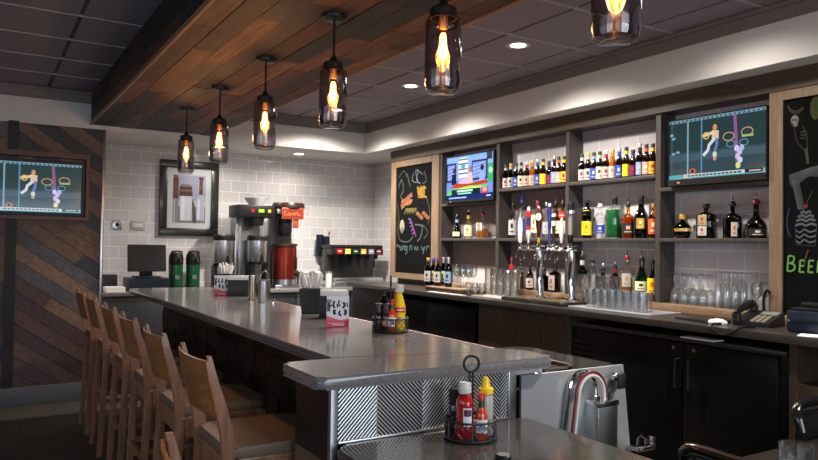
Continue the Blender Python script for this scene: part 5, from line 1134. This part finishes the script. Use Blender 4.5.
# framed picture
pf = thing('framed_picture', 'dark carved frame with a pale bottle picture on the white tiled wall', 'framed picture', (2.04, YT, 1.565))
x0, x1, z0, z1 = 1.705, 2.375, 1.562, 2.424
fr = MB(); fwid = .088
for a in ((x0, x1, z1-fwid, z1), (x0, x1, z0, z0+fwid), (x0, x0+fwid, z0+fwid, z1-fwid), (x1-fwid, x1, z0+fwid, z1-fwid)): fr.box(a[0], a[1], YT-.045, YT-.001, a[2], a[3], .010)
P(fr, 'frame', DKFRAME, pf)
inx0, inx1, inz0, inz1 = x0+fwid, x1-fwid, z0+fwid, z1-fwid
P(MB().box(inx0, inx1, YT-.02, YT-.012, inz0, inz1), 'mat_board', plain('mat_board', srgb(214, 214, 216), .7), pf)
d = Draw((inx0+.062, YT-.02, inz0+.06), (1, 0, 0), (0, 0, 1), (0, -1, 0)); W, H = inx1-inx0-.124, inz1-inz0-.135; q = srgb
d.rect(0, 0, W, H, q(172, 172, 196)); d.rect(0, 0, W, .34*H, q(140, 126, 124)); d.rect(0, .34*H, W, .46*H, q(196, 196, 214))
d.rect(0, .5*H, .17*W, H*.94, q(112, 62, 44)); d.rect(.02*W, .94*H, .14*W, .99*H, q(140, 80, 50)); d.rect(0, 0, .17*W, .5*H, q(146, 140, 148)); d.rect(.03*W, 0, .07*W, .48*H, q(196, 196, 206))
d.rect(.22*W, .05*H, .58*W, .58*H, q(214, 212, 222)); d.rect(.25*W, .05*H, .36*W, .56*H, q(236, 236, 242)); d.poly([(.18*W, .56*H), (.6*W, .56*H), (.58*W, .76*H), (.5*W, .80*H), (.26*W, .80*H), (.2*W, .76*H)], q(92, 58, 50)); d.rect(.20*W, .66*H, .58*W, .69*H, q(140, 110, 104)); d.rect(.24*W, .76*H, .54*W, .79*H, q(160, 130, 120))
d.poly([(.72*W, .06*H), (.97*W, .06*H), (.97*W, .5*H), (.90*W, .62*H), (.80*W, .62*H), (.72*W, .5*H)], q(188, 190, 206)); d.rect(.76*W, .08*H, .82*W, .5*H, q(232, 232, 240)); d.rect(.80*W, .60*H, .91*W, .94*H, q(108, 58, 44)); d.rect(.78*W, .92*H, .93*W, .97*H, q(84, 44, 36)); d.rect(.79*W, .74*H, .92*W, .77*H, q(150, 90, 60)); d.poly([(.62*W, 0), (.72*W, 0), (.66*W, .4*H), (.58*W, .5*H)], q(84, 70, 72))
P(d.m, 'print', PAINTED, pf, smooth=False); P(MB().box(inx0, inx1, YT-.027, YT-.025, inz0, inz1), 'glazing', G_PIC, pf)
for x, lab, pm in ((1.272, 'steel outlet plate with a round dark socket on the tiles', 0), (1.49, 'white double outlet plate on the tiles left of the picture', 1)):
    t = thing('outlet_plate', lab, 'outlet', (x, YT, 1.67)); w_ = .05 if pm == 0 else .075
    P(MB().box(x-w_, x+w_, YT-.009, YT-.0005, 1.615, 1.72, .002), 'plate', STEEL if not pm else plain('grey_plate', srgb(170, 166, 166), .3), t)
    if pm == 0: P(MB().lathe([(0, 0), (.02, 0), (.022, .004), (0, .004)], (x, YT-.0092, 1.668), 16, M=Matrix.Rotation(PI/2, 3, 'X')), 'socket', BLKPL, t)
    else: P(MB().box(x-.05, x+.05, YT-.0125, YT-.0092, 1.645, 1.69, .002), 'receptacle', WHITEPL, t)

# ------------------------------------------------------------------ things on the bar counters
def caddy(x, y, z, label, hdir=0.):
    t = thing('condiment_caddy', label, 'condiment caddy', (x, y, z), hdir, 'round wire condiment caddies'); R = .088
    MB().lathe([(0, .003), (R, .003), (R+.003, .006), (R, .009), (0, .009)], n=30).build('base_plate', BLACK, t)
    cir = lambda r, zz, n=30: [(r*math.cos(2*PI*k/n), r*math.sin(2*PI*k/n), zz) for k in range(n)]
    MB().tube(cir(R, .007), .004, 8, True).build('lower_ring', BLACK, t); MB().tube(cir(R, .066), .0035, 8, True).build('upper_ring', BLACK, t)
    w_ = MB(); n = 18
    for k in range(n):
        a = 2*PI*k/n; b = 2*PI*(k+2)/n; m = (a+b)/2
        w_.tube([(R*math.cos(a), R*math.sin(a), .008), (R*math.cos(m), R*math.sin(m), .037), (R*math.cos(b), R*math.sin(b), .066)], .0014, 5)
        w_.tube([(R*math.cos(b), R*math.sin(b), .008), (R*math.cos(m)*.995, R*math.sin(m)*.995, .037), (R*math.cos(a), R*math.sin(a), .066)], .0014, 5)
    for k in range(6):
        a = 2*PI*k/6+.3; w_.tube([(R*math.cos(a), R*math.sin(a), .007), (R*math.cos(a), R*math.sin(a), .066)], .003, 6)
    w_.build('wire_lattice', BLACK, t)
    h = MB(); h.tube([(-.006, 0, .008), (-.006, 0, .225)], .0035, 8); h.tube([(.006, 0, .008), (.006, 0, .225)], .0035, 8)
    h.tube([(.027*math.cos(2*PI*k/24), 0, .252+.027*math.sin(2*PI*k/24)) for k in range(24)], .005, 8, True); h.build('handle', BLACK, t)
    MB().lathe([(0, 0), (R*.9, 0), (R*.9, .0028), (0, .0028)], n=24).build('foot', RUBBER, t)
    return t
def ketchup(x, y, z, label, cap, body, lab, rz):
    t = thing('ketchup_bottle' if body is KETCHUP else 'mustard_bottle', label, 'sauce bottle', (x, y, z), rz)
    if body is KETCHUP: prof = [(0, 0), (.029, 0), (.033, .006), (.033, .045), (.028, .07), (.027, .085), (.031, .11), (.030, .125), (.02, .145), (.016, .15), (0, .15)]
    else: prof = [(0, 0), (.030, 0), (.034, .006), (.033, .03), (.030, .05), (.034, .085), (.033, .115), (.024, .15), (.018, .175), (.015, .185), (0, .185)]
    b = MB().lathe(prof, n=22, sx=.82, pw=2.3).build('body', body, t); zt = prof[-1][1]
    MB().lathe([(0, zt+.0005), (.021, zt+.0005), (.022, zt+.004), (.021, zt+.032), (.018, zt+.036), (0, zt+.036)], n=20).build('cap', cap, t)
    if body is KETCHUP:
        l_ = MB().arc(.0335, PI*1.12, PI*1.42, .045, .105, 8, 2.3, .82).build('paper_label', PAPER, t); MB().arc(.0342, PI*1.14, PI*1.40, .078, .10, 8, 2.3, .82).build('label_print', PURPLE, l_)
    else:
        l_ = MB().arc(.0352, PI*1.02, PI*1.55, .088, .112, 10, 2.3, .82).build('flag_label', RED, t); MB().arc(.0358, PI*1.10, PI*1.48, .097, .104, 8, 2.3, .82).build('label_script', PAPER, l_)
        MB().arc(.0352, PI*1.2, PI*1.36, .045, .065, 5, 2.3, .82).build('lower_print', LBLUE, t)
    return t
def hot_sauce(x, y, z, label, capm):
    t = thing('hot_sauce_bottle', label, 'sauce bottle', (x, y, z))
    MB().lathe([(0, 0), (.019, 0), (.0205, .003), (.0205, .075), (.018, .088), (.0105, .105), (.0095, .128), (0, .128)], n=18).build('body', HOTS, t)
    MB().lathe([(.0108, .104), (.0104, .127), (.0104, .104)], n=14).build('neck_band', GREEN, t)
    MB().lathe([(0, .1282), (.012, .1282), (.012, .150), (.010, .153), (0, .153)], n=14).build('cap', capm, t)
    l_ = MB().arc(.0212, PI*.95, PI*1.75, .022, .066, 10).build('paper_label', PAPER, t); MB().arc(.0217, PI*1.2, PI*1.5, .032, .056, 6).build('label_print', LBLUE, l_)
def mill(x, y, z, label, capm=BLKPL, h=.15, bandm=None):
    t = thing('spice_shaker', label, 'shaker', (x, y, z))
    MB().lathe([(0, 0), (.021, 0), (.0225, .003), (.0225, h*.62), (.020, h*.66), (0, h*.66)], n=18).build('body', plain('dark_shaker_glass', (.02, .016, .015), .08), t)
    MB().lathe([(0, h*.6605), (.0225, h*.6605), (.023, h*.7), (.022, h*.97), (.018, h), (0, h)], n=18).build('top', capm, t)
    if bandm: MB().arc(.023, PI*1., PI*1.7, h*.18, h*.42, 8).build('paper_label', bandm, t)
zz = ZL+.0005; cx_, cy_ = 1.445, 1.935
caddy(cx_, cy_, zz, 'round black wire condiment caddy on the lower counter in front', math.radians(-20)); zi = zz+.0095
p = lambda du, dv: (cx_+du*math.cos(math.radians(-38))-dv*math.sin(math.radians(-38)), cy_+du*math.sin(math.radians(-38))+dv*math.cos(math.radians(-38)))
x, y = p(-.020, -.040); ketchup(x, y, zi, 'red ketchup squeeze bottle with white cap in the front caddy', WHITEPL, KETCHUP, PAPER, math.radians(20))
x, y = p(.036, -.040); hot_sauce(x, y, zi, 'small hot sauce bottle with red cap and green neck in the front caddy', RED)
t = thing('squeeze_bottle', 'clear squeeze bottle with yellow nozzle cap in the front caddy', 'sauce bottle', p(.050, .018)+(zi,))
MB().lathe([(0, 0), (.024, 0), (.026, .004), (.026, .125), (.022, .138), (.018, .14), (0, .14)], n=20).build('body', plain('frosted_plastic', srgb(170, 172, 168), .3), t)
MB().lathe([(0, .1405), (.026, .1405), (.026, .158), (.016, .162), (.013, .182), (.008, .195), (0, .195)], n=20).build('nozzle_cap', YELLOW, t)
x, y = p(-.055, .022); mill(x, y, zi, 'dark pepper shaker with black top in the front caddy', h=.152)
mill(1.175, 1.43, zz, 'black shaker top just showing at the bottom edge on the lower counter', h=.115)
zz = BT+.0005; cx_, cy_ = 1.735, 2.995
caddy(cx_, cy_, zz, 'round black wire condiment caddy on the long bar near its back edge', math.radians(60)); zi = zz+.0095
p = lambda du, dv: (cx_+du*math.cos(math.radians(-30))-dv*math.sin(math.radians(-30)), cy_+du*math.sin(math.radians(-30))+dv*math.cos(math.radians(-30)))
x, y = p(.042, -.010); ketchup(x, y, zi, 'yellow mustard squeeze bottle with white cap in the far caddy', WHITEPL, YELLOW, PAPER, math.radians(15))
x, y = p(.008, -.050); hot_sauce(x, y, zi, 'small hot sauce bottle with red cap in the far caddy', RED)
x, y = p(-.020, -.032); mill(x, y, zi, 'dark shaker with red-edged top and paper label, middle of the far caddy', plain('dark_red_black', srgb(44, 12, 16), .3), .13, PINK)
x, y = p(-.058, -.018); mill(x, y, zi, 'dark shaker with red-edged top at the left side of the far caddy', plain('dark_red_black', srgb(44, 12, 16), .3), .13)
x, y = p(-.032, .042); bottle('dark steak sauce bottle with black cap at the back of the far caddy', 'sauce bottle', (x, y, zi), .20, .026, 'liquor', G_DARK, [(.2, .55, BLACK, 2., PAPER)], cap=BLKPL, name='sauce_bottle')
x, y = p(.024, .049); bottle('red sauce bottle half hidden behind the yellow mustard', 'sauce bottle', (x, y, zi), .19, .024, 'liquor', G_RED, [(.2, .55, DKRED, 2., None)], cap=RED, name='sauce_bottle')

def face(x, y): return math.atan2(-y, -x)+PI/2      # turns a piece's front (-y) to the viewer's side of the bar
def card(x, y, label, rz):
    t = thing('table_card', label, 'table card', (x, y, zz), rz, 'pink and white table cards')
    MB().prism([(-.055, 0), (.055, 0), (.0, .002)], 0, 0.001, 'xy') if False else None
    c_ = MB(); c_.box(-.0575, .0575, -.001, .001, .0, .16); c_.box(-.0575, .0575, .0015, .04, .0, .0015); c_.build('card', PAPER, t)
    d = Draw((-.0575, -.001, 0), (1, 0, 0), (0, 0, 1), (0, -1, 0)); W, H = .115, .16; q = srgb
    d.rect(0, 0, W, H, q(226, 232, 238)); d.rect(0, .0, W, .20*H, q(214, 74, 96)); d.poly([(0, .2*H), (W, .2*H), (W, .27*H), (.6*W, .22*H), (0, .36*H)], q(220, 110, 128)); d.rect(.86*W, 0, W, .22*H, q(206, 20, 60))
    d.rect(0, .78*H, .22*W, .88*H, q(120, 130, 160)); d.rect(.02*W, .5*H, .16*W, .78*H, q(70, 74, 96))
    for pts, w in (([(.34, .84), (.30, .70), (.36, .60)], .010), ([(.36, .56), (.34, .46), (.40, .40)], .014), ([(.56, .86), (.54, .74), (.6, .66)], .008), ([(.60, .52), (.56, .42), (.66, .36)], .010), ([(.74, .80), (.80, .70), (.72, .60)], .012), ([(.80, .56), (.86, .48), (.80, .38)], .013), ([(.12, .66), (.24, .70)], .009), ([(.46, .74), (.50, .62)], .007), ([(.90, .78), (.94, .64)], .007)):
        d.line(sw([(a*W, b*H) for a, b in pts]), w, q(30, 32, 46))
    d.rect(.08*W, .11*H, .78*W, .135*H, q(240, 190, 200)); d.rect(.24*W, .05*H, .8*W, .085*H, q(244, 214, 220)); d.build('printed_face', PAINTED, t)
    return t
def napkins(x, y, label, rz):
    t = thing('napkin_holder', label, 'napkin holder', (x, y, zz), rz, 'black napkin holders'); t.scale = (1., 1., 1.08)
    b = MB(); b.box(-.085, .085, -.05, .05, 0, .004); b.box(-.085, .085, -.05, -.046, .004, .12, .001); b.box(-.085, .085, .046, .05, .004, .12, .001); b.build('holder', BLACK, t)
    n_ = MB()
    for k in range(9): n_.obox((random.uniform(-.004, .004), -.038+.0094*k, .0755), (.155, .0062, .14+.008*math.sin(k*1.7)), Matrix.Rotation(random.uniform(-.02, .02), 3, 'Y'))
    n_.build('napkins', PAPER, t)
def straws(x, y, label, rz):
    t = thing('straw_holder', label, 'straw holder', (x, y, zz), rz, 'black straw holders'); t.scale = (1.35, 1.2, 1.18)
    MB().prism([(-.042, 0), (.042, 0), (.055, .13), (-.055, .13)], -.04, .04, 'xz', .003, 1).build('box', BLACK, t)
    s_ = MB()
    for k in range(26):
        a, b = random.uniform(-.042, .042), random.uniform(-.03, .03); s_.tube([(a*.9, b, .131), (a*1.18+random.uniform(-.006, .006), b*1.2+random.uniform(-.006, .006), .20+random.uniform(-.012, .014))], .0048, 5)
    s_.build('wrapped_straws', PAPER, t)
rz_ = math.radians(-24)
q = atZ(337.5, 327, BT); card(q.x, q.y, 'pink and white printed table card standing near the middle of the bar', rz_)
q = atZ(334.5, 318, BT); napkins(q.x, q.y+.01, 'black napkin holder with white napkins behind the nearer table card', rz_)
q = atZ(311, 313, BT); straws(q.x, q.y+.0, 'black box of white wrapped straws beside the nearer napkin holder', rz_)
q = atZ(221.5, 295.5, BT); card(q.x, q.y, 'pink and white printed table card at the far end of the bar', rz_)
q = atZ(239, 296, BT); napkins(q.x, q.y, 'black napkin holder with white napkins beside the metal cups', rz_)
q = atZ(228, 292, BT); straws(q.x, q.y+.06, 'white wrapped straws in a black box behind the farther table card', rz_)
def mug(x, y, label, h, r, m):
    t = thing('metal_tumbler', label, 'metal cup', (x, y, zz), math.radians(-20))
    MB().lathe([(0, 0), (r, 0), (r*1.02, .004), (r*1.0, h), (r*.95, h), (r*.95, .01), (0, .01)], n=24).build('body', m, t)
    MB().lathe([(r*1.02, h*.94), (r*1.06, h*.97), (r*1.02, h)], n=24).build('rim', CHROME, t)
    return t
q = atZ(253, 300, BT); mug(q.x, q.y, 'brass-toned metal cup, left of the pair on the bar', .185, .036, TIN)
q = atZ(264, 302.5, BT); m_ = mug(q.x, q.y, 'shiny metal cup with arched handle, right of the pair on the bar', .165, .042, STEEL)
MB().tube([(.028*math.cos(PI*k/10), 0, .160+.065*math.sin(PI*k/10)) for k in range(11)], .0055, 8).build('handle', TIN, m_)
tag(MB().lathe([(0, 0), (.012, 0), (.012, .028), (.009, .034), (0, .036)], n=14).build('chrome_shaker', CHROME, None, tuple(atZ(273.5, 304, BT)[:2])+(zz,)), 'tiny chrome shaker right of the metal cups', 'shaker')

# ------------------------------------------------------------------ dark table and chairs, lower right
def drinking_glass():
    o = tag(MB().lathe(cup(.042, .052, .142, .0035, .014), n=30).build('drinking_glass', G_TUMB, None, (2.235, 1.262, .7405), ang=60), 'clear drinking glass on the dark table at the lower right', 'glass')
drinking_glass()
tb_ = thing('dining_table', 'black glossy table at the lower right corner', 'table', (2.62, 1.08, 0))
P(MB().prism(rpoly([(2.20, .55), (3.08, .55), (3.08, 1.63), (2.20, 1.50)][:0] or rect(2.19, 3.10, .45, 1.555), .03), .705, .74, 'xy', .008, 2), 'tabletop', plain('dark_table', (.022, .018, .016), .2), tb_)
P(MB().lathe([(.04, .02), (.04, .7045)], (2.55, 1.0, 0), 16), 'column', BLACK, tb_); P(MB().lathe([(0, 0), (.28, 0), (.28, .012), (.05, .03), (0, .03)], (2.55, 1.0, 0), 28), 'foot', BLACK, tb_)
def chair(x, y, rz, label, zt):
    t = thing('black_chair', label, 'chair', (x, y, 0), rz, 'black chairs at the dark table')
    MB().prism(rpoly(rect(-.21, .21, -.22, .20), .03), .43, .47, 'xy', .012, 2).build('seat', GBLACK, t)
    for sx_ in (-1, 1):
        MB().bar([(sx_*.185, .17, .4295), (sx_*.195, .19, 0)], .035, .035).build('front_leg', GBLACK, t); MB().bar([(sx_*.20, -.225, zt-.05), (sx_*.19, -.20, .45), (sx_*.20, -.25, 0)], .035, .032).build('rear_leg', GBLACK, t)
    path = [(-.235, -.20, zt-.10), (-.235, -.215, zt-.04), (-.215, -.228, zt-.012), (-.17, -.235, zt), (0, -.242, zt), (.17, -.235, zt), (.215, -.228, zt-.012), (.235, -.215, zt-.04), (.235, -.20, zt-.10)]
    MB().tube(sw(path, 5), .018, 10, flat=1.2).build('top_rail', GBLACK, t)
    MB().tube(sw([(a*.985, b-.012, c_+.0125) for a, b, c_ in path[1:-1]], 5), .0035, 6).build('gold_highlight_line', GOLD_LIT, t)  # gold highlight along the rail, modelled as a thin metal line
    MB().box(-.18, .18, -.245, -.225, .56, zt-.03, .006).build('back_panel', GBLACK, t)
    return t
c1 = chair(2.39, 1.40, math.radians(-90), 'black chair with gold-highlighted top rail showing at the bottom edge', .80)
c2 = chair(3.03, 1.355, math.radians(177), 'black chair with gold-highlighted curved rail at the right edge beyond the table', .875)
# ------------------------------------------------------------------ daylight and render settings
def area(name, loc, rot, sx, sy, e, col):
    l = bpy.data.lights.new(name, 'AREA'); l.shape = 'RECTANGLE'; l.size = sx; l.size_y = sy; l.energy = e; l.color = col
    o = bpy.data.objects.new(name, l); COL.objects.link(o); o.location = loc; o.rotation_euler = rot
DN = math.radians(62)       # window light slants down into the room like skylight
area('daylight_front', (-1.85, YN-.10, 1.6), (DN, 0, 0), 2.6, 1.4, 22, (.78, .88, 1.))
area('daylight_front', (1.2, YN-.10, 1.6), (DN, 0, 0), 2.7, 1.4, 105, (.78, .88, 1.))
area('daylight_side', (XL-.10, -.3, 1.6), (DN, 0, -PI/2), 2.9, 1.4, 60, (.78, .88, 1.))
area('daylight_side', (XL-.10, 3.1, 1.6), (DN, 0, -PI/2), 2.9, 1.4, 18, (.78, .88, 1.))
wd = bpy.data.worlds.new('World'); sc.world = wd; wd.use_nodes = True
bg = wd.node_tree.nodes['Background']; bg.inputs[0].default_value = (.75, .85, 1., 1); bg.inputs[1].default_value = .3
sc.view_settings.view_transform = 'Standard'; sc.view_settings.look = 'None'; sc.view_settings.gamma = 1; sc.view_settings.use_curve_mapping = False
sc.view_settings.exposure = 0.02
sc.cycles.transparent_max_bounces = 48; sc.cycles.max_bounces = 10; sc.cycles.glossy_bounces = 6; sc.cycles.diffuse_bounces = 4
